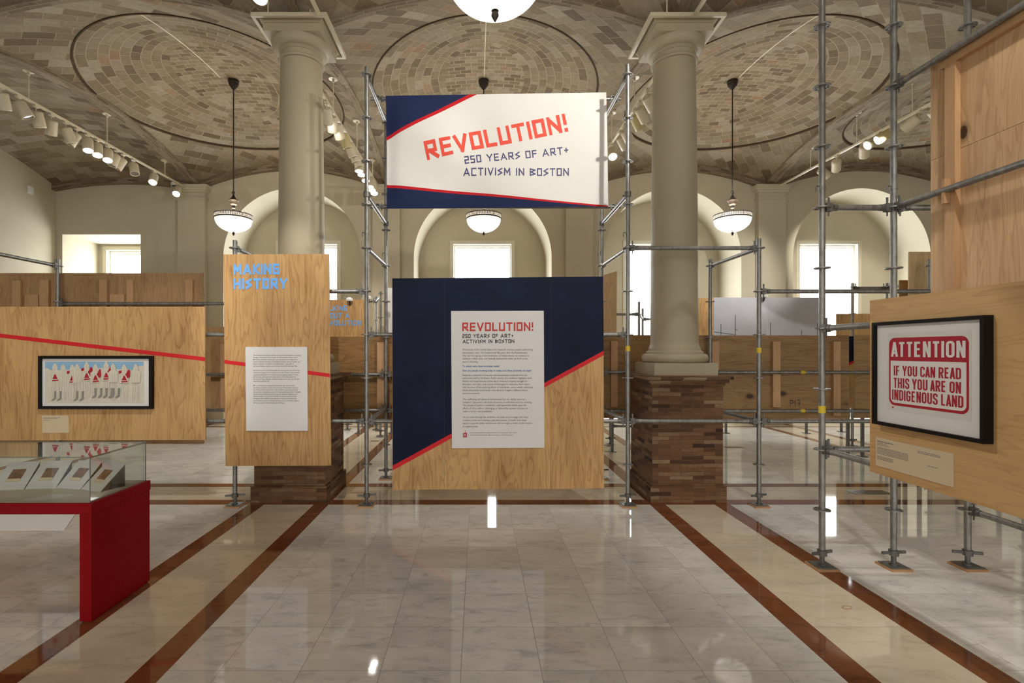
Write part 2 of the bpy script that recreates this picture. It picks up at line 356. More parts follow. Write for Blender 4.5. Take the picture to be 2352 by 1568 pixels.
# ceiling: shallow tiled vaults, each with an oval of ring courses
bm = B(); uv = bm.loops.layers.uv.verify()
def cface(pts, uvs, mi):
    f = bm.faces.new([bm.verts.new(p) for p in pts]); f.material_index = mi; f.smooth = True
    for l, t in zip(f.loops, uvs): l[uv].uv = t
for i in range(5):
    for j in range(3):
        xa, xb, ya, yb = BX[i], BX[i+1], BY[j], BY[j+1]; cx, cy, hx, hy = (xa+xb)/2, (ya+yb)/2, (xb-xa)/2, (yb-ya)/2
        k_ = .90 if i in (1, 3) else .86; a2, b2 = hx*k_, hy*.79; a1, b1 = hx*.31, hy*.40; cxb, cx = cx, cx+{1: -.15, 3: .15}.get(i, 0)
        angs = sorted(set([2*math.pi*k/96 for k in range(96)] + [math.atan2(sy*hy/b2, (sx*hx+cxb-cx)/a2) % (2*math.pi) for sx in (-1, 1) for sy in (-1, 1)]))
        n = len(angs)
        def P(x, y, dz=0): return (x, y, vault_z(i, j, x, y)+dz)
        def el(a, b, t): return (cx+a*math.cos(t), cy+b*math.sin(t))
        def edge(t):
            dx, dy = a2*math.cos(t), b2*math.sin(t); s = min((hx+(cxb-cx)*(1 if dx > 0 else -1))/abs(dx) if abs(dx) > 1e-9 else 1e9, hy/abs(dy) if abs(dy) > 1e-9 else 1e9)
            return (cx+dx*s, cy+dy*s)
        if i == 0:
            for p_ in range(16):
                for q_ in range(20):
                    X_ = [xa+(xb-xa)*v/16 for v in (p_, p_+1)]; Y_ = [ya+(yb-ya)*v/20 for v in (q_, q_+1)]; q = [(X_[0], Y_[0]), (X_[1], Y_[0]), (X_[1], Y_[1]), (X_[0], Y_[1])]
                    cface([P(x, y) for x, y in q], q, 1)
            continue
        for k in range(n):
            t0, t1 = angs[k], angs[(k+1) % n]; t1u = t1 if t1 > t0 else t1+2*math.pi
            for r in range(3):                                  # centre, running bond
                s0, s1 = r/3, (r+1)/3
                q = [el(a1*s0, b1*s0, t0), el(a1*s1, b1*s1, t0), el(a1*s1, b1*s1, t1), el(a1*s0, b1*s0, t1)]
                if r == 0: q = [q[0], q[1], q[2]]
                cface([P(x, y, .022) for x, y in q], q, 2)
            for r in range(6):                                  # ring courses
                s0, s1 = r/6, (r+1)/6
                A = lambda s: a1+(a2-a1)*s
                Bf = lambda s: b1+(b2-b1)*s
                q = [el(A(s0), Bf(s0), t0), el(A(s1), Bf(s1), t0), el(A(s1), Bf(s1), t1), el(A(s0), Bf(s0), t1)]
                wv = 9*.145; rm = (a2+b2)/2*.72
                cface([P(x, y, .022) for x, y in q], [(t0*rm, s0*wv), (t0*rm, s1*wv), (t1u*rm, s1*wv), (t1u*rm, s0*wv)], 0)
            e0, e1 = el(a2, b2, t0), el(a2, b2, t1)              # step at the oval's rim
            cface([P(*e0, .022), P(*e0, -.012), P(*e1, -.012), P(*e1, .022)], [(t0, 0), (t0, .05), (t1u, .05), (t1u, 0)], 3)
            f0, f1 = el(a2*1.012, b2*1.012, t0), el(a2*1.012, b2*1.012, t1)
            cface([P(*e0, -.012), P(*f0, -.012), P(*f1, -.012), P(*e1, -.012)], [(t0, 0), (t0, .05), (t1u, .05), (t1u, 0)], 3)
            cface([P(*f0, -.012), P(*f0), P(*f1), P(*f1, -.012)], [(t0, 0), (t0, .05), (t1u, .05), (t1u, 0)], 3)
            g0, g1 = edge(t0), edge(t1)
            for r in range(4):                                  # outer field, diagonal bond
                s0, s1 = r/4, (r+1)/4
                L = lambda e, g, s: (e[0]+(g[0]-e[0])*s, e[1]+(g[1]-e[1])*s)
                q = [L(f0, g0, s0), L(f0, g0, s1), L(f1, g1, s1), L(f1, g1, s0)]
                cface([P(x, y) for x, y in q], [((x+y)*.7071, (x-y)*.7071) for x, y in q], 1)
struct(keepobj('ceiling', bm, [CT_RING, CT_FIELD, CT_CENTRE, RIM]))
# ribs along the creases between the vaults
def rib(name, pts, w, axis, dz=-.012, hgt=.12, m=None):
    bm = B(); uv = bm.loops.layers.uv.verify(); rows = []
    s = 0; last = None
    for p in pts:
        p = Vector(p); s += (p-last).length if last is not None else 0; last = p
        d = Vector((w/2, 0, 0)) if axis == 'Y' else Vector((0, w/2, 0))
        z0 = Vector((0, 0, dz)); z1 = Vector((0, 0, dz+hgt))
        rows.append((s, [bm.verts.new(p-d+z1), bm.verts.new(p-d+z0), bm.verts.new(p+d+z0), bm.verts.new(p+d+z1)]))
    vv = (0, hgt, hgt+w, 2*hgt+w)
    for (s0, A), (s1, C) in zip(rows, rows[1:]):
        for k in range(3):
            f = bm.faces.new((A[k], A[k+1], C[k+1], C[k]))
            for l, t in zip(f.loops, ((s0, vv[k]), (s0, vv[k+1]), (s1, vv[k+1]), (s1, vv[k]))): l[uv].uv = t
    return struct(keepobj(name, bm, [m or CT_CREASE]))
tn = 0
for xi in range(1, 5):
    for j in range(3):
        ya, yb = BY[j], BY[j+1]; pts = [(BX[xi], ya+(yb-ya)*k/24, ZS+RISE*(1-(2*k/24-1)**2)) for k in range(25)]
        tn += 1; rib('trim_%d' % tn, pts, .12 if xi in (2, 3) else .24, 'Y')
for i in range(5):
    xa, xb = BX[i], BX[i+1]; rx = rise_x(i)
    for j in (1, 2, 3):
        pts = [(xa+(xb-xa)*k/24, BY[j]-(.07 if j == 3 else 0), ZS+rx*(1-(2*k/24-1)**2)) for k in range(25)]
        tn += 1; rib('trim_%d' % tn, pts, .14 if j == 3 else .12, 'X', -.11 if j == 3 else -.012, .16, CT_RIB if j == 3 else None)

# back wall with deep arched niches, and the windows in them
YB, YN, YW, ZSILL = 12.5, 13.7, 13.98, 2.17
bm = B()
def quad(a, b, c, d): bm.faces.new([bm.verts.new(p) for p in (a, b, c, d)])
def strip(x0, x1, y, za0, za1, zb0, zb1): quad((x0, y, za0), (x1, y, za1), (x1, y, zb1), (x0, y, zb0))
NICHES = []
for i in range(5):
    xa, xb = BX[i], BX[i+1]; rx = rise_x(i); top = lambda x: ZS+rx*(1-((2*x-xa-xb)/(xb-xa))**2)+.02
    if i == 0:
        ox0, ox1, oz0, oz1 = -10.2, -8.28, 1.2, 4.64; wx0, wx1, wz1 = -9.99, -8.55, 4.50
        arch = None
    else:
        c = [None, -4.56, .115, 4.77, 9.42][i]; r = 1.69; sp = 4.08
        ox0, ox1 = c-r, c+r; wx0, wx1, wz1 = c-.79, c+.79, 4.66
        arch = lambda x: sp+math.sqrt(max(0, r*r-(x-c)**2))
    NICHES.append((i, wx0, wx1, ZSILL, wz1))
    n = 64
    cuts = sorted(set([xa+(xb-xa)*k/24 for k in range(25)] + [ox0, ox1, wx0, wx1] + ([c-r*math.cos(math.pi*k/n) for k in range(n+1)] if arch else [])))
    for x0, x1 in zip(cuts, cuts[1:]):
        if x1-x0 < 1e-6: continue
        m = (x0+x1)/2
        if ox0 < m < ox1:
            if arch:
                strip(x0, x1, YB, arch(x0), arch(x1), top(x0), top(x1))
                quad((x0, YB, arch(x0)), (x1, YB, arch(x1)), (x1, YN, arch(x1)), (x0, YN, arch(x0)))
                lo, hi = 0, arch
            else:
                strip(x0, x1, YB, 0, 0, oz0, oz0); strip(x0, x1, YB, oz1, oz1, top(x0), top(x1))
                quad((x0, YB, oz1), (x1, YB, oz1), (x1, YN, oz1), (x0, YN, oz1)); quad((x0, YB, oz0), (x0, YN, oz0), (x1, YN, oz0), (x1, YB, oz0))
                lo, hi = oz0, (lambda x: oz1)
            if wx0 < m < wx1:
                if ZSILL > lo: strip(x0, x1, YN, lo, lo, ZSILL, ZSILL)
                strip(x0, x1, YN, wz1, wz1, hi(x0), hi(x1))
            else: strip(x0, x1, YN, lo, lo, hi(x0), hi(x1))
        else: strip(x0, x1, YB, 0, 0, top(x0), top(x1))
    z1 = sp if arch else oz1; z0 = 0 if arch else oz0
    for x in (ox0, ox1): quad((x, YB, z0), (x, YN, z0), (x, YN, z1), (x, YB, z1))
    for x in (wx0, wx1): quad((x, YN, ZSILL), (x, YW, ZSILL), (x, YW, wz1), (x, YN, wz1))
    quad((wx0, YN, wz1), (wx1, YN, wz1), (wx1, YW, wz1), (wx0, YW, wz1)); quad((wx0, YN, ZSILL), (wx0, YW, ZSILL), (wx1, YW, ZSILL), (wx1, YN, ZSILL))
for f in bm.faces: f.smooth = False
struct(keepobj('wall_back', bm, [PLASTER]))
for i, x0, x1, z0, z1 in NICHES:
    e = struct(empty('window_%d' % (i+1), ((x0+x1)/2, YN+.1, z0)))
    b = B(); w = .085                                                  # trim standing proud of the niche wall
    for a in ((x0-w, x0+.012, z0-.02, z1-.012), (x1-.012, x1+w, z0-.02, z1-.012), (x0-w, x1+w, z1-.012, z1+w)): box(b, a[0], a[1], YN-.03, YN+.1, a[2], a[3])
    obj('window_frame', b, TRIM_WHITE, e)
    b = B(); box(b, x0-.1, x1+.1, YN-.06, YN+.06, z0-.06, z0-.02); obj('window_sill', b, TRIM_WHITE, e)
    b = B(); s = .045
    for a in ((x0+.012, x0+.012+s, z0, z1-.012-s), (x1-.012-s, x1-.012, z0, z1-.012-s), (x0+.012, x1-.012, z1-.012-s, z1-.012)): box(b, a[0], a[1], YN+.10, YN+.15, a[2], a[3])
    obj('sash', b, WHITE_PLASTIC, e)
    b = B(); box(b, x0+.03, x1-.03, YN+.17, YN+.176, z0, z1-.02); obj('roller_blind', b, BLIND, e)
    b = B(); tube(b, (x0+.06, YN+.135, z1-.09), (x1-.06, YN+.135, z1-.09), .028); obj('blind_roller', b, WHITE_PLASTIC, e, True)

# side walls
def side_wall(name, x):
    bm = B()
    for j in range(3):
        ya, yb = BY[j], BY[j+1]
        for k in range(16):
            y0, y1 = ya+(yb-ya)*k/16, ya+(yb-ya)*(k+1)/16; t = lambda y: ZS+RISE*(1-((2*y-ya-yb)/(yb-ya))**2)+.02
            bm.faces.new([bm.verts.new(p) for p in ((x, y0, 0), (x, y1, 0), (x, y1, t(y1)), (x, y0, t(y0)))])
    struct(keepobj(name, bm, [PLASTER]))
side_wall('wall_left', BX[0]); side_wall('wall_right', BX[-1])

# pilasters on the back wall, at the column lines
for k, x in enumerate((-6.96, -2.23, 2.47, 7.14)):
    b = B(); w = .33
    box(b, x-w, x+w, 12.36, 12.5, 0, 5.45); box(b, x-w-.03, x+w+.03, 12.33, 12.5, 5.45, 5.50); box(b, x-w, x+w, 12.36, 12.5, 5.50, 5.62)
    box(b, x-w-.04, x+w+.04, 12.32, 12.5, 5.62, 5.68); box(b, x-w-.075, x+w+.075, 12.285, 12.5, 5.68, 5.73); box(b, x-w-.10, x+w+.10, 12.26, 12.5, 5.73, 5.80)
    tn += 1; struct(obj('trim_%d' % tn, b, PLASTER))

# ------------------------------------------------------------------ the two columns
COL_L = ('cream round column on a brick pier, left of the banner', 'cream round column on a brick pier, right of the banner')
for x, lab in zip(COLX, COL_L):
    e = empty('column', (x, COLY, 0), lab, 'column', None, 'structure')
    b = B(); h = .42
    box(b, x-h-.03, x+h+.03, COLY-h-.03, COLY+h+.03, 0, .19); box(b, x-h, x+h, COLY-h, COLY+h, .19, 1.375)
    box(b, x-h-.02, x+h+.02, COLY-h-.02, COLY+h+.02, 1.375, 1.415); box(b, x-h-.05, x+h+.05, COLY-h-.05, COLY+h+.05, 1.415, 1.455); box(b, x-h-.085, x+h+.085, COLY-h-.085, COLY+h+.085, 1.455, 1.497)
    box_uv(b); obj('brick_pier', b, BRICK, e)
    b = B(); box(b, x-.38, x+.38, COLY-.38, COLY+.38, 1.497, 1.645); obj('plinth_block', b, COLUMN_PAINT, e)
    b = B(); pr = [(.385, 1.645)]
    pr += [(.35+.05*math.cos(t), 1.70+.055*math.sin(t)) for t in [-1.2+2.4*k/10 for k in range(11)]]
    pr += [(.345, 1.757), (.345, 1.775), (.325, 1.79), (.31, 1.80), (.31, 1.825), (.298, 1.845), (.288, 1.88)]
    pr += [(.287-.034*((k/10)**1.6), 1.9+3.5*k/10) for k in range(11)]
    lathe(b, pr, (x, COLY, 0), 72); obj('shaft', b, COLUMN_PAINT, e, True)
    b = B(); pr = [(.253, 5.40), (.275, 5.405), (.283, 5.42), (.275, 5.435), (.258, 5.44), (.256, 5.50), (.268, 5.505), (.268, 5.515), (.276, 5.52), (.276, 5.53), (.285, 5.535)]
    pr += [(.285+.075*math.sin(t), 5.535+.105*(1-math.cos(t))) for t in [1.57*k/8 for k in range(1, 9)]]
    lathe(b, pr, (x, COLY, 0), 72); h = .345
    box(b, x-h, x+h, COLY-h, COLY+h, 5.64, 5.735); box(b, x-h-.012, x+h+.012, COLY-h-.012, COLY+h+.012, 5.735, 5.76); box(b, x-h-.03, x+h+.03, COLY-h-.03, COLY+h+.03, 5.76, 5.83)
    obj('capital', b, COLUMN_PAINT, e, True)

# ------------------------------------------------------------------ lettering
GL = {'A': (.95, [(0, 0, .5, 1), (.5, 1, 1, 0), (.2, .3, .8, .3)]), 'B': (.85, [(0, 0, 0, 1), (0, 1, 1, .78), (1, .78, .15, .5), (.15, .5, 1, .2), (1, .2, 0, 0)]),
 'C': (.75, [(1, 1, 0, 1), (0, 1, 0, 0), (0, 0, 1, 0)]), 'E': (.72, [(0, 0, 0, 1), (0, 1, 1, 1), (0, .5, .9, .5), (0, 0, 1, 0)]), 'F': (.7, [(0, 0, 0, 1), (0, 1, 1, 1), (0, .52, .9, .52)]),
 'G': (.8, [(1, 1, 0, 1), (0, 1, 0, 0), (0, 0, 1, 0), (1, 0, 1, .5), (1, .5, .5, .5)]), 'H': (.8, [(0, 0, 0, 1), (1, 0, 1, 1), (0, .5, 1, .5)]), 'I': (.18, [(.5, 0, .5, 1)]),
 'K': (.8, [(0, 0, 0, 1), (1, 1, .1, .45), (.15, .5, 1, 0)]), 'L': (.7, [(0, 1, 0, 0), (0, 0, 1, 0)]), 'M': (.95, [(0, 0, .05, 1), (.05, 1, .5, .35), (.5, .35, .95, 1), (.95, 1, 1, 0)]),
 'N': (.82, [(0, 0, 0, 1), (.04, .93, .96, .07), (1, 0, 1, 1)]), 'O': (.75, [(0, 0, 0, 1), (0, 1, 1, 1), (1, 1, 1, 0), (1, 0, 0, 0)]), 'R': (.8, [(0, 0, 0, 1), (0, 1, .9, 1), (.9, 1, .9, .45), (.9, .45, 0, .45), (.3, .45, 1, 0)]),
 'S': (.7, [(1, 1, 0, .66), (0, .66, 1, .34), (1, .34, 0, 0)]), 'T': (.8, [(0, 1, 1, 1), (.5, 1, .5, 0)]), 'U': (.75, [(0, 1, 0, 0), (0, 0, 1, 0), (1, 0, 1, 1)]), 'V': (.85, [(0, 1, .5, 0), (.5, 0, 1, 1)]),
 'Y': (.85, [(0, 1, .5, .45), (1, 1, .5, .45), (.5, .5, .5, 0)]), '2': (.65, [(0, 1, 1, 1), (1, 1, 1, .5), (1, .5, 0, .5), (0, .5, 0, 0), (0, 0, 1, 0)]), '5': (.65, [(1, 1, 0, 1), (0, 1, 0, .5), (0, .5, 1, .5), (1, .5, 1, 0), (1, 0, 0, 0)]),
 '0': (.7, [(0, 0, 0, 1), (0, 1, 1, 1), (1, 1, 1, 0), (1, 0, 0, 0)]), '+': (.6, [(.5, .25, .5, .8), (0, .52, 1, .52)]), '!': (.2, [(.5, .47, .5, 1), (.5, 0, .5, .02)]),
 'P': (.7, [(0, 0, 0, 1), (0, 1, 1, .9), (1, .9, .9, .5), (.9, .5, 0, .5)]), '1': (.3, [(.6, 0, .6, 1), (.6, 1, 0, .8)]), '7': (.7, [(0, 1, 1, 1), (1, 1, .6, 0), (.2, .5, 1, .55)]), ' ': (.38, [])}
rj = random.Random(3)
def cut_text(bm, text, t, mapf, gap=.2, sub=1, mi=0, jitter=.012):
    """Straight cut-paper letters. mapf(u,v) with u,v in 0..1 over the whole line gives a point."""
    tot = sum(GL[c][0] for c in text)+gap*(len(text)-1); x = 0
    for c in text:
        w, segs = GL[c]
        for (a, b_, c_, d) in segs:
            iw = max(w-t, .001)
            p = Vector((x+t/2+a*iw if w > t else x+w/2, t/2+b_*(1-t))); q = Vector((x+t/2+c_*iw if w > t else x+w/2, t/2+d*(1-t)))
            dv = (q-p).normalized(); n = Vector((-dv.y, dv.x)); p -= dv*t*.48; q += dv*t*.48
            j = lambda: 1+rj.uniform(-jitter, jitter)*8
            ta, tb = t/2*j(), t/2*j()
            m = max(1, int(sub*(q-p).length*4)) if sub > 1 else 1
            prev = None; lift = Vector((0, -.00012*(1+len(bm.faces) % 7), 0))
            for k in range(m+1):
                f = k/m; e = p.lerp(q, f); h = ta+(tb-ta)*f
                cur = [bm.verts.new(mapf((e+n*h).x/tot, (e+n*h).y)+lift), bm.verts.new(mapf((e-n*h).x/tot, (e-n*h).y)+lift)]
                if prev: bm.faces.new((prev[0], prev[1], cur[1], cur[0])).material_index = mi
                prev = cur
        x += w+gap
def pxmap(bl, br, tr, tl, Y, dy=0):
    def f(u, v):
        x = (bl[0]*(1-u)+br[0]*u)*(1-v)+(tl[0]*(1-u)+tr[0]*u)*v; y = (bl[1]*(1-u)+br[1]*u)*(1-v)+(tl[1]*(1-u)+tr[1]*u)*v
        p = W(x, y, Y); p.y += dy(p) if callable(dy) else dy; return p
    return f
FONT_CACHE = {}
def font_geo(text, offset=0.0):
    k = (text, offset)
    if k in FONT_CACHE: return FONT_CACHE[k]
    cu = bpy.data.curves.new('t', 'FONT'); cu.body = text; cu.offset = offset; cu.resolution_u = 2
    o = bpy.data.objects.new('t', cu); COL.objects.link(o); bpy.context.view_layer.update()
    dg = bpy.context.evaluated_depsgraph_get(); me = bpy.data.meshes.new_from_object(o.evaluated_get(dg))
    vs = [tuple(v.co[:2]) for v in me.vertices]; fs = [tuple(p.vertices) for p in me.polygons]
    bpy.data.objects.remove(o); bpy.data.curves.remove(cu); bpy.data.meshes.remove(me)
    FONT_CACHE[k] = (vs, fs); return FONT_CACHE[k]
def type_text(bm, text, mapf, offset=0.0, fit=None, mi=0):
    """Ordinary lettering; mapf(x, y) with x in 0..1 along the line and y in cap heights above the base line."""
    vs, fs = font_geo(text, offset)
    x0 = min(v[0] for v in vs); x1 = max(v[0] for v in vs); cap = .69 if fit is None else fit
    V = [bm.verts.new(mapf((x-x0)/(x1-x0), y/cap)) for x, y in vs]
    for f in fs:
        try: bm.faces.new([V[k] for k in f]).material_index = mi
        except ValueError: pass
def type_px(bm, text, x0, x1, base, cap, Y, offset=0.0, mi=0):
    type_text(bm, text, lambda u, v: W(x0+(x1-x0)*u, base-cap*v, Y), offset, mi=mi)

# ------------------------------------------------------------------ scaffolding
def RZ(k): return .48+.5*k
bm = B(); seg = 40                                                    # rosette: disc ring with eight slots
def annulus(bm, r0, r1, z0, z1, seg=40):
    R = [[bm.verts.new((r*math.cos(2*math.pi*i/seg), r*math.sin(2*math.pi*i/seg), z)) for i in range(seg)] for r, z in ((r0, z0), (r1, z0), (r1, z1), (r0, z1))]
    for k in range(4):
        A, C = R[k], R[(k+1) % 4]
        for i in range(seg): bm.faces.new((A[i], A[(i+1) % seg], C[(i+1) % seg], C[i]))
annulus(bm, .023, .036, -.006, .006, 24); annulus(bm, .053, .062, -.005, .005, 32)
for k in range(8):
    box(bm, .034, .055, -.0075 if k % 2 else -.005, .0075 if k % 2 else .005, -.0045, .0045, M=Matrix.Rotation(k*math.pi/4, 4, 'Z'))
def mesh_of(name, bm, mats, smooth=False):
    bmesh.ops.recalc_face_normals(bm, faces=bm.faces); me = bpy.data.meshes.new(name); bm.to_mesh(me); bm.free()
    for m in (mats if isinstance(mats, list) else [mats]): me.materials.append(m)
    if smooth:
        for p in me.polygons: p.use_smooth = True
        me.set_sharp_from_angle(angle=math.radians(38))
    return me
ROSETTE = mesh_of('rosette', bm, STEEL, True)
bm = B(); box(bm, .026, .075, -.021, .021, -.033, .033); box(bm, .075, .10, -.016, .016, -.024, .024); tube(bm, (.085, 0, 0), (.12, 0, 0), .027); prism(bm, [(.045, -.004, .085), (.062, -.004, .085), (.058, -.004, -.07), (.049, -.004, -.07)], (0, .008, 0))
HEAD = mesh_of('wedge_head', bm, STEEL_D, True)
bm = B(); box(bm, -.075, .075, -.075, .075, 0, .008); tube(bm, (0, 0, .008), (0, 0, .02), .034)
for sx in (-1, 1):
    for sy in (-1, 1): tube(bm, (sx*.055, sy*.055, .008), (sx*.055, sy*.055, .011), .008, 8)
PLATE = mesh_of('base_plate', bm, STEEL_D, True)
bm = B(); tube(bm, (0, 0, -.022), (0, 0, .022), .036, 16)
for s in (-1, 1): box(bm, .03, .105, -.008, .008, -.010, .012, M=Matrix.Rotation(0 if s > 0 else math.pi, 4, 'Z'))
NUT = mesh_of('jack_nut', bm, STEEL_D, True)
bm = B(); annulus(bm, .025, .037, -.03, .03, 20); box(bm, .03, .075, -.022, .022, -.026, .026); tube(bm, (.05, -.045, 0), (.05, .045, 0), .009, 8); tube(bm, (.05, 0, -.05), (.05, 0, .05), .008, 8)
CLAMP = mesh_of('tube_clamp', bm, STEEL_D, True)
bm = B(); annulus(bm, .0245, .0262, -.03, .03, 20)
TAPE = mesh_of('yellow_tape', bm, YELLOW, True)
bm = B(); annulus(bm, .0245, .0275, -.012, .012, 20)
SLEEVE = mesh_of('band_clip', bm, STEEL, True)

def standard(root, x, y, z1, ks, where=None, base=True, z0=.15, tape=None, yaw=0.3, boards=True):
    b = B(); tube(b, (x, y, z0), (x, y, z1), .0242, 18); s = obj('standard', b, STEEL, root, True)
    for k in ks:
        if RZ(k) < z1: inst(ROSETTE, 'rosette', s, (x, y, RZ(k)), (0, 0, .2))
    if base:
        b = B(); tube(b, (x, y, .022), (x, y, .2), .019); obj('jack_screw', b, STEEL_D, s, True)
        inst(NUT, 'jack_nut', s, (x, y, .125), (0, 0, yaw)); inst(PLATE, 'base_plate', s, (x, y, .018))
        if boards and where:
            b = B(); box(b, x-.088, x+.088, y-.088, y+.088, 0, .018)
            tag(obj('sole_board', b, PAD), 'square plywood pad under the foot of '+where, 'pad', 'plywood pads under scaffold feet')
    if z1 > 3.2:                                                          # spigot joint with its locking pin
        zj = 3.14
        inst(SLEEVE, 'joint_sleeve', s, (x, y, zj)); 
        b = B(); tube(b, (x-.05, y, zj+.02), (x+.02, y, zj+.02), .005, 8); tube(b, (x-.05, y, zj+.02), (x-.05, y, zj-.03), .005, 8); obj('locking_pin', b, STEEL_D, s)
    if tape: inst(TAPE, 'yellow_tape', s, (x, y, tape))
    return s
def ledger(root, p0, p1, heads=True, name='ledger', tape=None):
    p0 = Vector(p0); p1 = Vector(p1); d = (p1-p0).normalized(); a = math.atan2(d.y, d.x)
    b = B(); o = .10 if heads else 0; tube(b, p0+d*o, p1-d*o, .0242, 16); l = obj(name, b, STEEL, root, True)
    if heads: inst(HEAD, 'wedge_head', l, p0, (0, 0, a)); inst(HEAD, 'wedge_head', l, p1, (0, 0, a+math.pi))
    if tape: inst(TAPE, 'yellow_tape', l, p0.lerp(p1, tape), (0, math.pi/2, a))
    return l
YF, YR = 5.89, 7.13
X1, X2, X3, X4, X5, X6 = -5.88, -2.81, -1.288, 1.732, 3.248, 6.32
LOW = range(0, 6); TALL = range(0, 10)
# left bay
s1 = empty('scaffold', ((X1+X2)/2, (YF+YR)/2, 0), 'low steel scaffold behind the red striped plywood panels left of the column', 'scaffold')
standard(s1, X1, YF, 3.07, LOW, 'the corner post left of the framed soldiers print'); standard(s1, X1, YR, 3.07, LOW, 'the rear post behind the wide red striped panel')
standard(s1, X2, YF, 3.07, LOW, 'the post below the tall blue lettered panel'); standard(s1, X2, YR, 3.07, LOW, 'the rear post behind the tall blue lettered panel')
for z in (RZ(5),): ledger(s1, (X1, YF, z), (X1, YR, z)); ledger(s1, (X2, YF, z), (X2, YR, z))
ledger(s1, (X1, YR, RZ(4)-.03), (X2, YR, RZ(4)-.03), tape=.83)
for z in (RZ(3), RZ(1)): ledger(s1, (X1, YF, z), (X2, YF, z))
for z in (1.46, .96): ledger(s1, (X1, YR, z), (X2, YR, z))
# central portal
s2 = empty('scaffold', ((X3+X4)/2, (YF+YR)/2, 0), 'tall steel scaffold portal that carries the banner', 'scaffold')
standard(s2, X3, YF, 5.07, TALL, 'the front post left of the navy panel'); standard(s2, X3, YR, 5.06, TALL, 'the rear post left of the navy panel')
standard(s2, X4, YF, 5.10, TALL, 'the front post right of the navy panel', tape=1.82); standard(s2, X4, YR, 5.06, TALL, 'the rear post right of the navy panel')
for x in (X3, X4):
    for z in (RZ(9), RZ(5), RZ(1)): ledger(s2, (x, YF, z), (x, YR, z))
    l = ledger(s2, (x, YF, 3.60), (x, YR, 3.57), heads=False)
    inst(CLAMP, 'tube_clamp', l, (x, YF, 3.60), (0, 0, math.pi/2)); inst(CLAMP, 'tube_clamp', l, (x, YR, 3.57), (0, 0, -math.pi/2))
for z in (RZ(3), RZ(1)): ledger(s2, (X3, YF, z), (X4, YF, z))
for z in (1.46, .96): ledger(s2, (X3, YR, z), (X4, YR, z))
YBN = 6.50
for z, nm in ((5.03, 'banner_rail'), (3.645, 'banner_rail')):
    l = ledger(s2, (X3-.10, YBN+.055, z), (X4+.10, YBN+.055, z), heads=False, name=nm)
    for x in (X3, X4): inst(CLAMP, 'tube_clamp', l, (x, YBN+.055, z), (math.pi/2, 0, 0))
ledger(s2, (X2, YF, RZ(4)), (X3, YF, RZ(4))); ledger(s2, (X2, YF, RZ(1)), (X3, YF, RZ(1)))
for z in (1.46, .96): ledger(s2, (X2, YR, z), (X3, YR, z))
# right bay
s3 = empty('scaffold', ((X5+X6)/2, (YF+YR)/2, 0), 'low steel scaffold right of the right column, before the plywood backs', 'scaffold')
standard(s3, X5, YF, 3.09, LOW, 'the front post right of the right column', tape=1.80); standard(s3, X5, YR, 3.07, LOW, 'the rear post right of the right column')
standard(s3, X6, YF, 3.07, LOW); standard(s3, X6, YR, 3.07, LOW)
ledger(s3, (X4, YF, RZ(5)), (X5, YF, RZ(5))); ledger(s3, (X4, YF, RZ(1)), (X5, YF, RZ(1)))
for z in (RZ(5), RZ(1)): ledger(s3, (X5, YF, z), (X5, YR, z))
ledger(s3, (X5, YF, RZ(4)), (X6, YF, RZ(4))); ledger(s3, (X5, YF, RZ(1)), (X6, YF, RZ(1)))
for z in (1.49, .95): ledger(s3, (X4, YR, z), (X5, YR, z)); ledger(s3, (X5, YR, z), (X6, YR, z), tape=.42)
# foreground right
YG, YG2 = 4.22, 2.09; G1, G2, G3 = 2.85, 3.443, 4.056
s4 = empty('scaffold', (G2, 3.2, 0), 'tall steel scaffold in front at right, behind the ATTENTION print panel', 'scaffold')
standard(s4, G1, YG, 5.6, range(0, 11), 'the front post nearest the ATTENTION print', tape=1.31); standard(s4, G2, YG, 5.6, range(0, 11), 'the middle post below the ATTENTION print', yaw=.1); standard(s4, G3, YG, 5.6, range(0, 11), 'the rightmost post beyond the ATTENTION print', yaw=-.25)
standard(s4, G1, YG2, 2.3, (0,), boards=False); standard(s4, G2, YG2, 5.6, range(0, 11), boards=False); standard(s4, G3, YG2, 5.6, range(0, 11), boards=False)
for z in (RZ(3), RZ(1)): ledger(s4, (G1, YG, z), (G1, YG2, z))
for z in (RZ(7), RZ(5)): ledger(s4, (G2, YG, z), (G2, YG2, z))
ledger(s4, (G3, YG, RZ(0)), (G3, YG2, RZ(0))); ledger(s4, (G1, YG, RZ(5)), (G2, YG, RZ(5))); ledger(s4, (G2, YG, RZ(5)), (G3, YG, RZ(5))); ledger(s4, (G1, YG, RZ(1)), (G2, YG, RZ(1)))
# distant scaffolds before the windows
def far_scaffold(label, pts, top, zl, nm=None):
    e = empty('scaffold', (pts[0][0], pts[0][1], 0), label, 'scaffold')
    for k, (x, y) in enumerate(pts): standard(e, x, y, top, LOW, boards=False)
    for z in zl:
        for p, q in zip(pts, pts[1:]): ledger(e, (*p, z), (*q, z))
    return e
far_scaffold('small distant scaffold standing behind the right column, before the bright window', [(2.52, 9.7), (3.05, 9.65), (3.62, 11.2), (4.6, 11.2)], 2.72, (RZ(4), RZ(0)-.12))
far_scaffold('small distant scaffold between the lettered panel and the navy panel', [(-2.95, 11.5), (-2.30, 11.5), (-2.03, 10.6)], 3.02, (RZ(4)+.42,))
far_scaffold('distant scaffold standing left of the tall plywood, under the right hand window', [(6.98, 9.5), (7.62, 9.5), (7.62, 8.1)], 3.05, (RZ(5)-.02, RZ(3)))
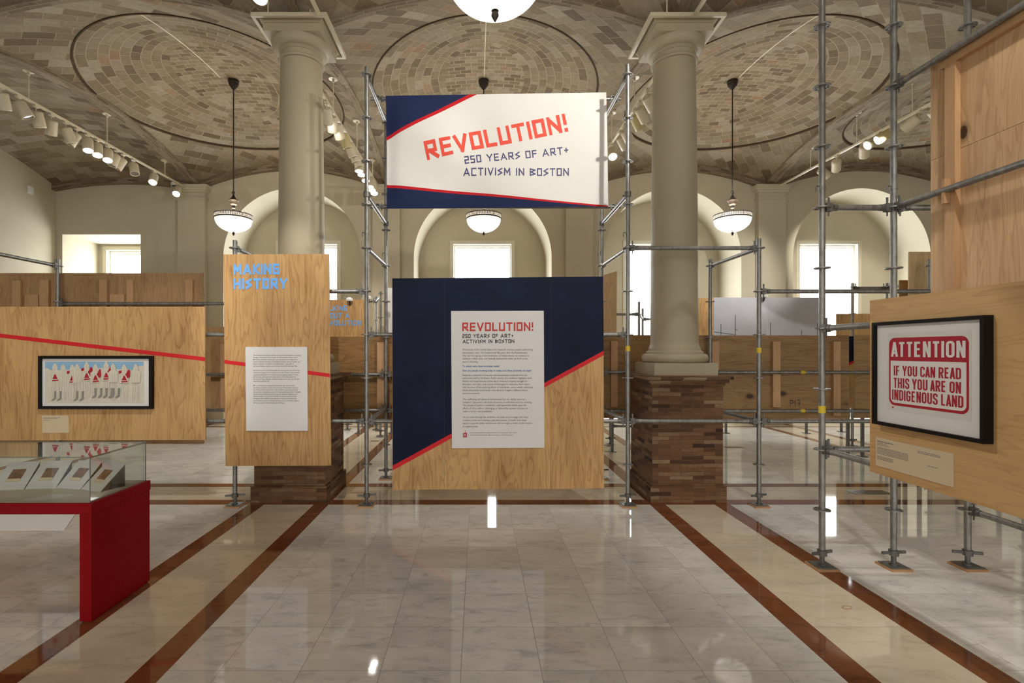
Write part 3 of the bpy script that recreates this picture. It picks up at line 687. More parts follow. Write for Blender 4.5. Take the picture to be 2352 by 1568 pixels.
# ------------------------------------------------------------------ plywood panels with their boards and pictures
YP = 5.79
def panel(name, label, px, Y, m, t=.018, cat='panel', group=None):
    xs_ = [p[0] for p in px]; ys_ = [p[1] for p in px]
    e = empty(name, W(sum(xs_)/len(xs_), max(ys_), Y), label, cat, group)
    b = B(); pxprism(b, px, Y, t); obj('sheet', b, m, e); return e
# wide left panel
e = panel('plywood_panel', 'wide plywood panel with a red stripe, carrying the framed soldiers print', [(-16, 704), (470, 704), (472, 1010), (-16, 1011)], YP, PLY)
b = B(); pxprism(b, [(-16, 764), (471, 820), (471, 829), (-16, 773)], YP-.002, .0015); obj('red_stripe', b, RED_STRIPE, e)
# narrow panel, MAKING HISTORY
e = panel('plywood_panel', 'tall plywood panel lettered MAKING HISTORY in blue', [(513, 584), (756, 583), (760, 1069), (518, 1070)], YP, PLY)
b = B(); pxprism(b, [(515, 826), (757, 857.5), (758, 866), (515, 834.5)], YP-.002, .0015); obj('red_stripe', b, RED_STRIPE, e)
b = B(); cut_text(b, 'MAKING', .235, pxmap((536, 631), (642, 630), (642, 605), (536, 606), YP-.003), .16)
cut_text(b, 'HISTORY', .235, pxmap((536, 664.5), (660, 663), (660, 638), (536, 639), YP-.003), .16); obj('lettering', b, SKY_BLUE, e)
e = empty('information_board', W(635, 989, YP-.01), 'white text board fixed to the MAKING HISTORY panel', 'sign')
b = B(); pxprism(b, [(563.5, 796.5), (705.5, 796.5), (707, 989), (565.5, 989)], YP-.012, .01); obj('board', b, PAPER, e)
MH = [("The American Revolution is told as a story of noble rebellion: an inspiring", 567), ("struggle culminating in the creation of a liberated democratic nation.", 545), ("Memorials, artworks, ceremonies, and reenactments throughout the", 543), ("country celebrate the tales of revolutionary history, sites of conflict, and", 561), ("historic examples of freedom and independence\u2014especially in", 514), ("and around Boston, which was at the heart of the Revolutionary War.", 544), None,
 ("Paul Revere's print of the Boston Massacre has become one of the most", 560), ("reproduced images of the key historic moment. Revere was successful", 557), ("in sensationalizing British brutality and encouraging support for the", 545), ("patriot cause, yet many of his hand-colored 1770 prints obscured", 528), ("the race of Crispus Attucks, a formerly enslaved man who was the first", 556), ("to be killed by British fire.", 342), None,
 ("More contemporary representations expand upon this narrative.", 525), ("Larry Rivers made his version in the context of the political unrest of", 547), ("the 1970s and the Vietnam War. Here, the British guns point directly", 545), ("at the viewer, making their threat feel direct and personal. Eric Tomaselli", 565), ("created a copy of Revere's print to recenter Attucks' Indigenous and", 540), ("African ancestry in his work from 2020. As these artists and others", 540), ("throughout this exhibition demonstrate, revisiting and questioning", 535), ("conventional accounts of the Revolutionary era can cultivate a deeper", 553), ("and more nuanced understanding of our history.", 452)]
b = B()
for k, t in enumerate(MH):
    if t: type_px(b, t[0], 510+224/3.135, 510+t[1]/3.135, 580+(743+15.55*k)/3.135, 3.0, YP-.0135, .004)
obj('lettering', b, GREY_INK, e)
# rear left panel, its back braces in view
e = panel('plywood_panel', 'brown plywood panel with short studs, above and behind the wide striped panel', [(-60, 627), (468, 627), (468, 1019), (-60, 1019)], 7.2, PLY_BACKZ)
for x0, x1, y0, y1 in ((28, 47, 644, 1000), (90, 111, 643, 1000), (228, 245, 642, 1000), (291, 305, 643, 1000), (425, 442, 642, 1000)):
    b = B(); pxbox(b, x0, y0, x1, y1, 7.16, .038); obj('stud', b, STUD, e)
for x0, x1 in ((57, 88), (252, 285)):
    b = B(); pxbox(b, x0, 676, x1, 760, 7.18, .018); obj('batten', b, STUD, e)
# navy panel
e = panel('navy_panel', 'large square panel painted navy over bare plywood, split by a red diagonal', [(901, 639), (1020.6, 638), (1020.6, 1123.5), (901, 1125)], YP, PLY)
for q in ([(1021.2, 638), (1264.6, 636.2), (1264.6, 1123), (1021.2, 1123.5)], [(1265.2, 636.2), (1386, 635), (1387.5, 1121), (1265.2, 1123)]):
    b = B(); pxprism(b, q, YP, .018); obj('sheet', b, PLY, e)
b = B(); pxprism(b, [(901, 639), (1386, 635), (1386.5, 806), (902, 1070)], YP-.001, .001); obj('painted_area', b, NAVY, e)
b = B(); pxprism(b, [(902, 1069), (1386.5, 805), (1386.5, 815.5), (902, 1080)], YP-.002, .0015); obj('red_stripe', b, RED_STRIPE, e)
for x in (1020.9, 1264.9):
    b = B(); pxbox(b, x-.35, 640, x+.35, 1005 if x < 1100 else 870, YP-.0016, .001); obj('sheet_joint', b, BLACK_BOARD, e)
e = empty('information_board', W(1143, 1029, YP-.01), 'large white text board headed REVOLUTION! on the navy panel', 'sign')
b = B(); pxprism(b, [(1036, 714), (1249, 713.5), (1250.5, 1028), (1038, 1029)], YP-.012, .01); obj('board', b, PAPER, e)
ZI = YP-.0135
def zp(x, y): return (1030+x/4.826, 710+y/4.826)
b = B(); cut_text(b, 'REVOLUTION!', .19, pxmap(zp(153, 243), zp(940, 240), zp(940, 143), zp(153, 148), ZI), .16); obj('heading', b, RED_TEXT, e)
b = B(); cut_text(b, '250 YEARS OF ART+', .17, pxmap(zp(155, 318), zp(720, 316), zp(720, 272), zp(155, 274), ZI), .22)
cut_text(b, 'ACTIVISM IN BOSTON', .17, pxmap(zp(157, 378), zp(730, 374), zp(730, 333), zp(157, 336), ZI), .22); obj('lettering', b, INK, e)
RV = [(447, 155, 935, "The history of the United States was shaped by ordinary people undertaking"), (481, 155, 875, "extraordinary acts. Two hundred and fifty years after the Revolutionary"), (514, 155, 892, "War and the signing of the Declaration of Independence, we continue to"), (547, 155, 876, "celebrate, reflect upon, and critically examine the ideals set forth at the"), (581, 155, 330, "nation's founding."),
 (730, 155, 873, "Featuring a selection of artworks and documentary materials from the"), (763, 155, 923, "collections held by the Boston Public Library, this exhibition highlights both"), (797, 157, 877, "familiar and lesser-known stories about America's ongoing struggle for"), (830, 157, 900, "liberation, civil rights, and a sense of belonging for everyone. Each object"), (864, 157, 940, "tells the story of the enduring efforts of individuals\u2014some widely celebrated,"), (897, 157, 877, "others historically overlooked\u2014who dared to imagine a different future"), (931, 158, 350, "and work toward it."),
 (997, 159, 862, "The scaffolding and plywood incorporated into the display serve as a"), (1030, 159, 925, "metaphor: democracy, like these structures, is unfinished and ever evolving."), (1063, 159, 862, "The pursuit of justice is cumulative\u2014each generation builds upon the"), (1097, 160, 880, "efforts of those before, challenging or dismantling systems of power to"), (1131, 160, 487, "make room for new possibilities."),
 (1195, 160, 885, "As you move through the exhibition, we invite you to engage with these"), (1229, 160, 866, "visionary voices and moments, past and present. Consider how these"), (1262, 160, 928, "legacies resonate today, and how the call to imagine a better world remains"), (1298, 160, 333, "as urgent as ever.")]
b = B()
for y, x0, x1, t in RV: type_px(b, t, zp(x0, 0)[0], zp(x1, 0)[0], zp(0, y+9)[1], 4.0, ZI, .006)
for y, x1, t in ((1367, 755, "Look closely at labels throughout the show for this symbol, which marks"), (1392, 718, "works made by artists with deep connections to the Boston region.")): type_px(b, t, zp(235, 0)[0], zp(x1, 0)[0], zp(0, y+6)[1], 2.6, ZI, .004)
obj('body_text', b, GREY_INK, e)
b = B()
for y, x1, t in ((631, 565, "To whom were these promises made?"), (680, 920, "How are people working today to make sure these promises are kept?")): type_px(b, t, zp(155, 0)[0], zp(x1, 0)[0], zp(0, y+9)[1], 4.2, ZI, .022)
obj('question_text', b, BLUE_INK, e)
b = B(); q = lambda *pts: pxprism(b, [zp(*p) for p in pts], ZI, .001)      # small red bottle emblem with an A
q((163, 1372), (206, 1370), (204, 1380), (164, 1382)); q((163, 1372), (173, 1372), (172, 1418), (163, 1418)); q((196, 1370), (206, 1370), (203, 1419), (194, 1419)); q((163, 1408), (203, 1409), (203, 1419), (163, 1418))
q((181, 1358), (190, 1358), (190, 1372), (181, 1372)); q((179, 1345), (186, 1342), (194, 1346), (186, 1350))
cut_text(b, 'A', .25, pxmap(zp(175, 1408), zp(194, 1408), zp(194, 1384), zp(175, 1384), ZI)); obj('bottle_emblem', b, RED_TEXT, e)

def bracket(e, pts):
    for x, z in pts:
        b = B(); box(b, x-.02, x+.02, YP+.018, YF-.0245, z-.04, z+.04); obj('bracket', b, STEEL_D, e)
for e, pts in ((bpy.data.objects['navy_panel'], [(x, z) for x in (-.6, .3, 1.1) for z in (RZ(3), RZ(1))]),
               (bpy.data.objects['plywood_panel'], [(x, z) for x in (-5.0, -3.6) for z in (RZ(3), RZ(1))]),
               (bpy.data.objects['plywood_panel.001'], [(x, z) for x in (-2.5, -1.9) for z in (RZ(4), RZ(1))])): bracket(e, pts)
# ------------------------------------------------------------------ framed pictures
def frame_px(bm, x0, y0, x1, y1, w, Y, t):
    for a in ((x0, y0, x1, y0+w), (x0, y1-w, x1, y1), (x0, y0+w, x0+w, y1-w), (x1-w, y0+w, x1, y1-w)): pxbox(bm, *a, Y, t)
e = empty('framed_print', W(218, 939, YP-.05), 'long black framed print of a row of red coated figures', 'picture')
YA = YP-.05
b = B(); frame_px(b, 87, 817, 348, 939, 6.5, YA, .049); obj('frame', b, BLACK_FRAME, e)
b = B(); pxbox(b, 92, 822, 343, 934, YA+.022, .02); obj('mat_board', b, MAT_BOARD, e)
b = B(); pxbox(b, 104, 830, 331, 925.5, YA+.020, .0015); art = obj('artwork', b, CREAM_PRINT, e)
za = lambda x, y: (60+x/7.128, 790+y/7.128)
b = B(); pxprism(b, [za(310, 285), za(1922, 285), za(1922, 350), za(1830, 365), za(1730, 430), za(1660, 400), za(1530, 415), za(1380, 380), za(1250, 390), za(1080, 400), za(930, 400), za(720, 420), za(560, 425), za(400, 425), za(340, 390), za(310, 400)], YA+.019, .0008); obj('blue_ground', b, PALE_BLUE, art)
rr = random.Random(5)
figs = [(472, 310, 1, 1), (605, 330, 0, 0), (755, 335, 1, 0), (835, 320, 0, 1), (990, 290, 1, 0), (1135, 325, 1, 1), (1310, 285, 1, 1), (1425, 315, 0, 1), (1605, 330, 1, 0), (1795, 322, 0, 0)]
for k, (x, y, red, boot) in enumerate(figs):
    YA = YP-.05-.0011*k; b = B()
    hat = [za(x+44*math.sin(t)*(.55+.45*min(1, (1-math.cos(t))*.9)), y+70*(1-math.cos(t))) for t in [2*math.pi*i/20 for i in range(20)]]
    pxprism(b, hat, YA+.0183, .0003); pxprism(b, [za(x-85, y+150), za(x-30, y+105), za(x+30, y+105), za(x+85, y+150), za(x+70, y+310), za(x-70, y+310)], YA+.0187, .0003)
    if red:
        pxprism(b, [za(x-8, y+185), za(x+8, y+185), za(x+44, y+262), za(x-40, y+262)], YA+.0178, .0005, 1); pxprism(b, [za(x-45, y+276), za(x+55, y+270), za(x+58, y+290), za(x-42, y+298)], YA+.0178, .0005, 1)
        if k in (4, 5, 6, 8): pxprism(b, [za(x+20, y+170), za(x+70, y+80), za(x+98, y+110), za(x+92, y+200), za(x+60, y+235)], YA+.0178, .0005, 1)
        if k in (2, 4, 8): pxprism(b, [za(x-90, y+110), za(x-40, y+100), za(x-45, y+145), za(x-85, y+155)], YA+.0178, .0005, 1)
    if boot:
        for s in (-15, 75):
            yb = 770 if k < 5 else 720
            pxprism(b, [za(x+s, yb), za(x+s+38, yb), za(x+s+30, yb+130), za(x+s-20, yb+160), za(x+s-50, yb+158), za(x+s-2, yb+110)], YA+.0182, .0004, 2)
    for s in (-60, -18, 22, 66):                                     # pencil contours of coats and legs
        pts = [(x+s*1.1, y+150), (x+s*.75+rr.uniform(-8, 8), y+300), (x+s*.9+rr.uniform(-12, 12), y+440), (x+s*.7+rr.uniform(-12, 12), min(940, y+600))]
        for p, q2 in zip(pts, pts[1:]):
            d = Vector((q2[0]-p[0], q2[1]-p[1])).normalized()*3.2; pxprism(b, [za(p[0]-d.y*.5, p[1]+d.x*.5), za(q2[0]-d.y*.5, q2[1]+d.x*.5), za(q2[0]+d.y*.5, q2[1]-d.x*.5), za(p[0]+d.y*.5, p[1]-d.x*.5)], YA+.0180, .0002, 3)
    pxprism(b, [za(x-12, y+92), za(x+20, y+100), za(x+20, y+104), za(x-12, y+96)], YA+.0176, .0002, 3)
    obj('printed_figure', b, [CREAM_PRINT, DEEP_RED, BOOT_GREY, PENCIL], art)
YA = YP-.05
e = empty('label_card', W(127, 994, YP), 'cream caption card below the long framed print', 'card')
b = B(); pxprism(b, [(96, 954), (157, 954), (158, 994), (97, 994)], YP-.0045, .004); obj('card', b, CARD, e)
def greek(bm, x0, x1, y, h, f):               # a line of caption words too small to read in the photo
    rg = random.Random(int(y*10)); x = x0
    while x < x1-.5:
        w = min(rg.uniform(1.2, 4), x1-x); f(bm, x, y, x+w, y+h); x += w+.6
b = B()
for y, x1, h in ((958.5, 139, 1.1), (960.6, 131, 1.0), (963.6, 115, .6), (965.6, 113, .6)): greek(b, 98.5, x1, y, h, lambda bm, a, c, d, g: pxbox(bm, a, c, d, g, YP-.0048, .0006))
obj('caption_text', b, GREY_INK, e)

# ------------------------------------------------------------------ ATTENTION panel and its picture, facing left
XP = 2.80
e = empty('plywood_panel', (XP, 2.42, .935), 'plywood panel set end on at right, carrying the ATTENTION print', 'panel')
b = B(); box(b, XP, XP+.018, 1.2, 3.64, .935, 2.155); obj('sheet', b, PLY_X, e)
XFm = XP-.056
e = empty('framed_print', (XFm, 3.15, 1.29), 'black framed print with a red and white ATTENTION sign', 'picture')
b = B(); w = .022
for a in ((2.765, 3.551, 1.29, 1.29+w), (2.765, 3.551, 1.991-w, 1.991), (2.765, 2.765+w, 1.29+w, 1.991-w), (3.551-w, 3.551, 1.29+w, 1.991-w)): box(b, XFm, XP-.001, a[0], a[1], a[2], a[3])
obj('frame', b, BLACK_FRAME, e)
b = B(); box(b, XFm+.022, XFm+.04, 2.775, 3.541, 1.30, 1.981); obj('mat_board', b, MAT_BOARD, e)
b = B(); box(b, XFm+.0205, XFm+.0225, 2.855, 3.438, 1.40, 1.915); art = obj('artwork', b, WHITE_PLASTIC, e)
def rrect(bm, y0, y1, z0, z1, r, x, t, mi=0, corners=(1, 1, 1, 1)):
    pts = []
    for (cy, cz, a0, on) in ((y1-r, z1-r, 0, corners[0]), (y0+r, z1-r, 90, corners[1]), (y0+r, z0+r, 180, corners[2]), (y1-r, z0+r, 270, corners[3])):
        if on: pts += [(x, cy+r*math.cos(math.radians(a0+9*k)), cz+r*math.sin(math.radians(a0+9*k))) for k in range(11)]
        else:
            sy, sz = {0: (1, 1), 90: (-1, 1), 180: (-1, -1), 270: (1, -1)}[a0]; pts.append((x, cy+r*sy, cz+r*sz))
    prism(bm, pts, (t, 0, 0), mi)
b = B(); rrect(b, 2.868, 3.425, 1.435, 1.882, .045, XFm+.0195, .001); obj('red_sign', b, DEEP_RED, art)
b = B(); rrect(b, 2.882, 3.411, 1.452, 1.731, .035, XFm+.0187, .0008, 0, (0, 0, 1, 1)); obj('white_field', b, MAT_BOARD, art)
def arc(cx, cy, r, a0, a1, n=6): return [(cx+r*math.cos(math.radians(a0+(a1-a0)*k/n)), cy+r*math.sin(math.radians(a0+(a1-a0)*k/n))) for k in range(n+1)]
def bold_glyph(c):
    w, r, i, h = .27, .12, 0, 1.0                        # centre-line box w x (1-t), corner radius r
    t = .145; a, b_ = t/2, 1-t/2
    O = arc(w-r, b_-r, r, 0, 90)+arc(r, b_-r, r, 90, 180)+arc(r, a+r, r, 180, 270)+arc(w-r, a+r, r, 270, 360)
    m = (a+b_)/2
    g = {'A': [[(-.045, 0), (w/2-.035, 1)], [(w-.025, 0), (w/2-.035, 1)], [(.03, .26), (w-.10, .26)]], 'T': [[(-.05, b_), (w-.0, b_)], [(w/2-.025, 0), (w/2-.025, b_)]], 'E': [[(0, 0), (0, 1)], [(0, b_), (w-.02, b_)], [(0, .51), (w-.04, .51)], [(0, a), (w-.02, a)]],
     'F': [[(0, 0), (0, 1)], [(0, b_), (w-.02, b_)], [(0, .49), (w-.05, .49)]], 'N': [[(0, 0), (0, 1)], [(0, 1), (w, 0)], [(w, 0), (w, 1)]], 'I': [[(0, 0), (0, 1)]], 'O': [O+[O[0]]],
     'Y': [[(-.03, 1), (w/2, .42)], [(w+.03, 1), (w/2, .42)], [(w/2, 0), (w/2, .45)]], 'U': [[(0, 1)]+arc(r, a+r, r, 180, 270)+arc(w-r, a+r, r, 270, 360)+[(w, 1)]],
     'C': [[(w, .68)]+arc(w-r, b_-r, r, 0, 90)+arc(r, b_-r, r, 90, 180)+arc(r, a+r, r, 180, 270)+arc(w-r, a+r, r, 270, 360)+[(w, .32)]],
     'G': [[(w, .70)]+arc(w-r, b_-r, r, 0, 90)+arc(r, b_-r, r, 90, 180)+arc(r, a+r, r, 180, 270)+arc(w-r, a+r, r, 270, 360)+[(w, .47)], [(w+t/2, .47), (w/2, .47)]],
     'R': [[(0, 0), (0, 1)], [(0, b_)]+arc(w-r, b_-r, r, 90, 0)+arc(w-r, .49+r, r, 0, -90)+[(0, .49)], [(w*.52, .49), (w+.01, 0)]], 'D': [[(0, 0), (0, 1)], [(0, b_)]+arc(w-r, b_-r, r, 90, 0)+arc(w-r, a+r, r, 0, -90)+[(0, a)]],
     'H': [[(0, 0), (0, 1)], [(w, 0), (w, 1)], [(0, .5), (w, .5)]], 'L': [[(0, 0), (0, 1)], [(0, a), (w-.02, a)]],
     'S': [[(w, .70)]+arc(w-r, b_-r, r, 0, 90)+arc(r, b_-r, r, 90, 180)+[(0, .66), (.03, .58), (w-.03, .42), (w, .33)]+arc(w-r, a+r, r, 0, -90)+arc(r, a+r, r, 270, 180)+[(0, .30)]]}
    return ({'I': 0, 'A': w-.07, 'T': w-.05, 'L': w-.04, 'E': w-.02, 'F': w-.04}.get(c, w)+t, t, g.get(c, []))
def bold_text(bm, text, mapf, gap=.085):
    G_ = [(c, *bold_glyph(c)) for c in text]; tot = sum(.2 if c == ' ' else g[0]+gap for c, *g in G_)-gap; x = 0; k = 0
    for c, w, t, lines in G_:
        if c == ' ': x += .2; continue
        for ln in lines:
            P_ = [Vector((x+t/2+u, v)) for u, v in ln]; Q = []; n = len(P_); closed = (P_[0]-P_[-1]).length < 1e-6; k += 1
            for i in range(n):
                d0 = (P_[i]-P_[i-1]) if i else ((P_[0]-P_[-2]) if closed else (P_[1]-P_[0])); d1 = (P_[i+1]-P_[i]) if i < n-1 else ((P_[1]-P_[0]) if closed else (P_[-1]-P_[-2]))
                d0 = d0.normalized(); d1 = d1.normalized(); nn = Vector((-(d0+d1).y, (d0+d1).x)).normalized(); s_ = 1/max(.35, nn.dot(Vector((-d0.y, d0.x))))
                Q.append([bm.verts.new(mapf((P_[i]+nn*s_*t/2*e_).x/tot, (P_[i]+nn*s_*t/2*e_).y)-Vector((.0001*(k % 5), 0, 0))) for e_ in (1, -1)])
            for A, C in zip(Q, Q[1:]): bm.faces.new((A[0], A[1], C[1], C[0]))
        x += w+gap
def attn(bm, t, ya, yb, z0, z1, off): bold_text(bm, t, lambda u, v: Vector((XFm+.018, ya+(yb-ya)*u, z0+(z1-z0)*v)))
b = B(); attn(b, 'ATTENTION', 3.401, 2.886, 1.757, 1.854, .022); obj('header_lettering', b, MAT_BOARD, art)
b = B(); attn(b, 'IF YOU CAN READ', 3.384, 2.913, 1.633, 1.698, .022); attn(b, 'THIS YOU ARE ON', 3.386, 2.913, 1.551, 1.618, .022); attn(b, 'INDIGENOUS LAND', 3.398, 2.899, 1.471, 1.539, .022); obj('red_lettering', b, DEEP_RED, art)
b = B(); prism(b, [(XFm+.019, 3.394+.006*math.cos(t), 1.421+.006*math.sin(t)) for t in [2*math.pi*k/12 for k in range(12)]], (.001, 0, 0)); obj('printer_mark', b, DEEP_RED, art)
e = empty('label_card', (XP-.004, 3.29, .99), 'long cream caption card below the ATTENTION print', 'card')
b = B(); box(b, XP-.005, XP-.0005, 2.997, 3.58, .992, 1.191); obj('card', b, CARD, e)
b = B()
def gk(bm, a, c, d, g): box(bm, XP-.0056, XP-.005, 3.58-d, 3.58-a, 1.191-g, 1.191-c)
for y, x0, x1, h in ([(.022, .013, .155, .006)]+[(.034+.008*k, .013, (.09, .11, .12)[k], .003) for k in range(3)]+[(.066+.0085*k, .013, .27, .0035) for k in range(6)]+[(.128+.009*k, .013, .15, .004) for k in range(3)]+[(.03+.009*k, .34, .50, .0035) for k in range(2)]+[(.108, .41, .48, .0035)]):
    rg = random.Random(int(y*1e4)); x = x0
    while x < x1: ww = min(rg.uniform(.008, .026), x1-x); gk(b, x, y, x+ww, y+h); x += ww+.004
obj('caption_text', b, GREY_INK, e)

# ------------------------------------------------------------------ tall plywood at upper right (back side of a display wall)
XT = 3.512
e = empty('plywood_panel', (XT, 2.7, 1.57), 'tall knotty plywood sheet with a stud, high behind the ATTENTION panel', 'panel')
b = B(); box(b, XT, XT+.018, 1.4, 3.952, 3.27, 4.0); obj('sheet', b, PLY_TALL, e)
b = B(); box(b, XT, XT+.018, 1.4, 3.952, 1.57, 3.267); obj('sheet', b, PLY_TALL, e)
b = B(); box(b, 3.471, XT, 3.708, 3.79, 1.6, 3.905); obj('stud', b, STUD, e)
b = B(); box(b, 3.471, XT, 1.4, 3.83, 3.905, 3.99); obj('top_rail', b, STUD_X, e)
b = B(); box(b, 3.425, 3.4705, 3.742, 3.766, 2.88, 3.06); obj('shim', b, STUD, e, label='pale wood shim wedged behind the steel tube')
# plywood behind the scaffold: backs of the next row of displays
def legs(e, x0, x1, y1, Y):
    for x in (x0+(x1-x0)*.12, x0+(x1-x0)*.88):
        p = W(x, y1, Y); b = B(); box(b, p.x-.02, p.x+.02, Y+.019, Y+.059, .012, p.z+.4); box(b, p.x-.06, p.x+.06, Y-.02, Y+.10, 0, .012); obj('leg', b, STEEL_D, e)
def back_panel(label, x0, x1, y0, y1, Y, m, studs=(), name='plywood_panel'):
    e = panel(name, label, [(x0, y0), (x1, y0), (x1, y1), (x0, y1)], Y, m)
    if Y > 7.25: legs(e, x0, x1, y1, Y)
    for a, c, d0, d1 in studs:
        b = B(); pxbox(b, a, d0, c, d1, Y-.05, .049); obj('stud', b, STUD, e)
    return e
YK = 7.205
e = back_panel('knotty plywood panel marked P17, right of the right column', 1603, 1950, 770, 962, YK, PLY_BACK, ((1636, 1652, 784, 935), (1776, 1793, 784, 935), (1915, 1931, 784, 955)))
b = B(); cut_text(b, 'P17', .09, pxmap((1815, 933), (1838, 933), (1838, 918), (1815, 918), YK-.002), .3, jitter=.02); obj('pencil_mark', b, INK, e)
back_panel('plywood panel back with one stud, between the navy panel and the right column', 1330, 1500, 769, 960, YK, PLY_BACK, ((1404, 1419, 783, 935),))
back_panel('dark brown plywood back seen between the left column and the navy panel', 640, 985, 773, 964, YK, PLY_DARK, ((866, 884, 785, 950),))
back_panel('brown plywood back in the gap between the two red striped panels', 484, 600, 777, 944, YK, PLY_BACKZ, ((506, 516, 790, 940),))
back_panel('plywood back nearly hidden by the ATTENTION panel edge', 1963, 2300, 769, 960, YK, PLY_BACK)
back_panel('pale plywood sheet standing left of the tall knotty plywood', 2088, 2330, 578, 900, 7.3, PLY_PALE)
back_panel('dark plywood strip beside the pale sheet at right', 2066, 2086, 643, 820, 7.45, PLY_DARK)
b = B(); e = empty('plywood_panel', W(1402, 775, 9.0), 'narrow pale plywood board beside the right edge of the navy panel', 'panel'); pxprism(b, [(1360, 640), (1417, 622), (1416, 790), (1360, 800)], 9.0, .018); obj('sheet', b, PLY_PALE, e); legs(e, 1362, 1414, 790, 9.0)
e = back_panel('distant plywood panel lettered TALKING ABOUT A REVOLUTION in blue', 706, 838, 688, 900, 11.0, PLY)
b = B()
for t, x1, ya in (('TALKING', 796.5, 713.5), ('ABOUT A', 802.5, 730.5), ('REVOLUTION', 830, 747.5)): cut_text(b, t, .19, pxmap((736, ya), (x1, ya), (x1, ya-12), (736, ya-12), 10.997), .2)
obj('lettering', b, SKY_BLUE, e)
back_panel('distant pale plywood low behind the gap left of the lettered panel', 430, 560, 750, 935, 11.0, PLY_PALE)
back_panel('distant upright plywood strip just right of the right column', 1560, 1639, 684, 905, 11.1, PLY)
back_panel('distant light plywood left of the ATTENTION panel, under the window', 1921, 2040, 720, 880, 11.2, PLY)
e = back_panel('narrow board painted navy over plywood, in a gap before the ATTENTION panel', 1946, 1990, 772, 936, 8.6, PLY_PALE)
b = B(); pxprism(b, [(1946, 772), (1990, 772), (1990, 812), (1946, 836)], 8.597, .002); obj('painted_area', b, NAVY, e)
b = B(); pxprism(b, [(1946, 835), (1990, 811), (1990, 816), (1946, 841)], 8.595, .0015); obj('red_stripe', b, RED_STRIPE, e)
e = empty('mural_panel', W(1760, 860, 11.0), 'pale grey blue sky mural on a wide panel, right of the right column', 'panel')
b = B(); pxbox(b, 1639.5, 683, 1762, 880, 11.0, .018); obj('sheet', b, MURAL, e)
b = B(); pxbox(b, 1762.6, 683, 1884, 880, 11.0, .018); obj('sheet', b, MURAL, e)
b = B()
for x, y in ((1656, 744), (1689, 723), (1770, 741), (1841, 758), (1878, 742)): pxbox(b, x-.8, y, x+.8, 800, 10.996, .003)
for p, q2 in (((1640, 761), (1690, 768)), ((1688, 756), (1694, 757))): pxprism(b, [p, q2, (q2[0], q2[1]+1.5), (p[0], p[1]+1.5)], 10.996, .003)
obj('printed_poles', b, MURAL_INK, e); legs(e, 1640, 1884, 880, 11.0)
back_panel('distant plywood display back, its reflection under the navy panel, left half', 962, 1121, 690, 900, 11.0, PLY_BACKZ); back_panel('distant plywood display back, its reflection under the navy panel, right half', 1139, 1378, 690, 900, 11.0, PLY_BACKZ)
e = back_panel('lilac white sheet edge standing left of the navy panel, far back', 890, 960, 661, 800, 11.0, PAPER, name='mural_panel')
# ------------------------------------------------------------------ banner
CORN = ((888, 479), (1397.5, 474), (1392.5, 212), (885.5, 220))
def bdisp(p):
    x, z = p.x, p.z; xc, zc = .26, 4.35
    a = .011*math.sin(3.1*(x-.8*(5.05-z))+.6)*(1-abs(x-xc)/3)+.008*math.sin(8*(x*.5+(z-4.4)*.9))*math.exp(-((x+.6)**2)/.7)
    a += .006*math.sin(16*x)*math.exp(-((5.06-z)/.12)**2) + .02*math.exp(-((x+1.16)/.1)**2)
    return 1.7*a*min(1, max(0, (5.05-z)*6))*min(1, max(0, (z-3.63)*6))
def banner_mat():
    m, nt, bs = mat('printed_banner_cloth'); setin(bs, Roughness=.8); bs.inputs['Specular IOR Level'].default_value = .2
    uv = N(nt, 'ShaderNodeUVMap'); sp = N(nt, 'ShaderNodeSeparateXYZ'); nt.links.new(uv.outputs[0], sp.inputs[0]); u, v = sp.outputs[0], sp.outputs[1]
    def above(p, q):                       # 1 where the point lies above the line p-q
        s = (q[1]-p[1])/(q[0]-p[0]); return math_n(nt, 'GREATER_THAN', math_n(nt, 'SUBTRACT', v, math_n(nt, 'MULTIPLY', u, s)), p[1]-s*p[0])
    UV = lambda x, y: ((x-888)/(1395-888), 1-(y-216)/(477-216))
    n = noise(nt, uv.outputs[0], 5, 4); white = ramp(nt, n, [(.3, (.70, .69, .665)), (.7, (.73, .72, .70))])
    navy = (.013, .022, .072); red = (.50, .014, .02)
    c = mixc(nt, above(UV(888, 316), UV(1098, 216)), white, red); c = mixc(nt, above(UV(888, 308), UV(1079, 216)), c, navy)
    c = mixc(nt, above(UV(888, 420.5), UV(1380, 473.5)), red, c); c = mixc(nt, above(UV(888, 427.5), UV(1354, 474.5)), navy, c)
    nt.links.new(c, bs.inputs['Base Color']); return m
e = empty('banner', (.2, YBN, 3.62), 'large white and navy cloth banner lettered REVOLUTION! hung on the scaffold', 'banner')
b = B(); uvl = b.loops.layers.uv.verify(); nx, nz = 90, 48; mp = pxmap(*CORN, YBN, bdisp); G = [[b.verts.new(mp(i/nx, j/nz)) for i in range(nx+1)] for j in range(nz+1)]
G2 = [[b.verts.new(G[j][i].co+Vector((0, .0025, 0))) for i in range(nx+1)] for j in range(nz+1)]
for j in range(nz):
    for i in range(nx):
        for g, sgn in ((G, 1), (G2, -1)):
            q = [(i, j), (i+1, j), (i+1, j+1), (i, j+1)][::sgn]
            f = b.faces.new([g[y][x] for x, y in q]); f.smooth = True
            for l, (x, y) in zip(f.loops, q): l[uvl].uv = (x/nx, y/nz)
obj('cloth', b, banner_mat(), e, recalc=False)
dl = lambda p: bdisp(p)-.0015
b = B(); cut_text(b, 'REVOLUTION!', .2, pxmap((981, 367.6), (1305.4, 301.7), (1296.7, 260.8), (972.5, 326), YBN, dl), .16, 3); obj('heading', b, RED_LIGHT, e)
b = B(); cut_text(b, '250 YEARS OF ART+', .165, pxmap((1068, 378), (1306.5, 352.7), (1304.5, 335.4), (1066, 360.7), YBN, dl), .22, 2)
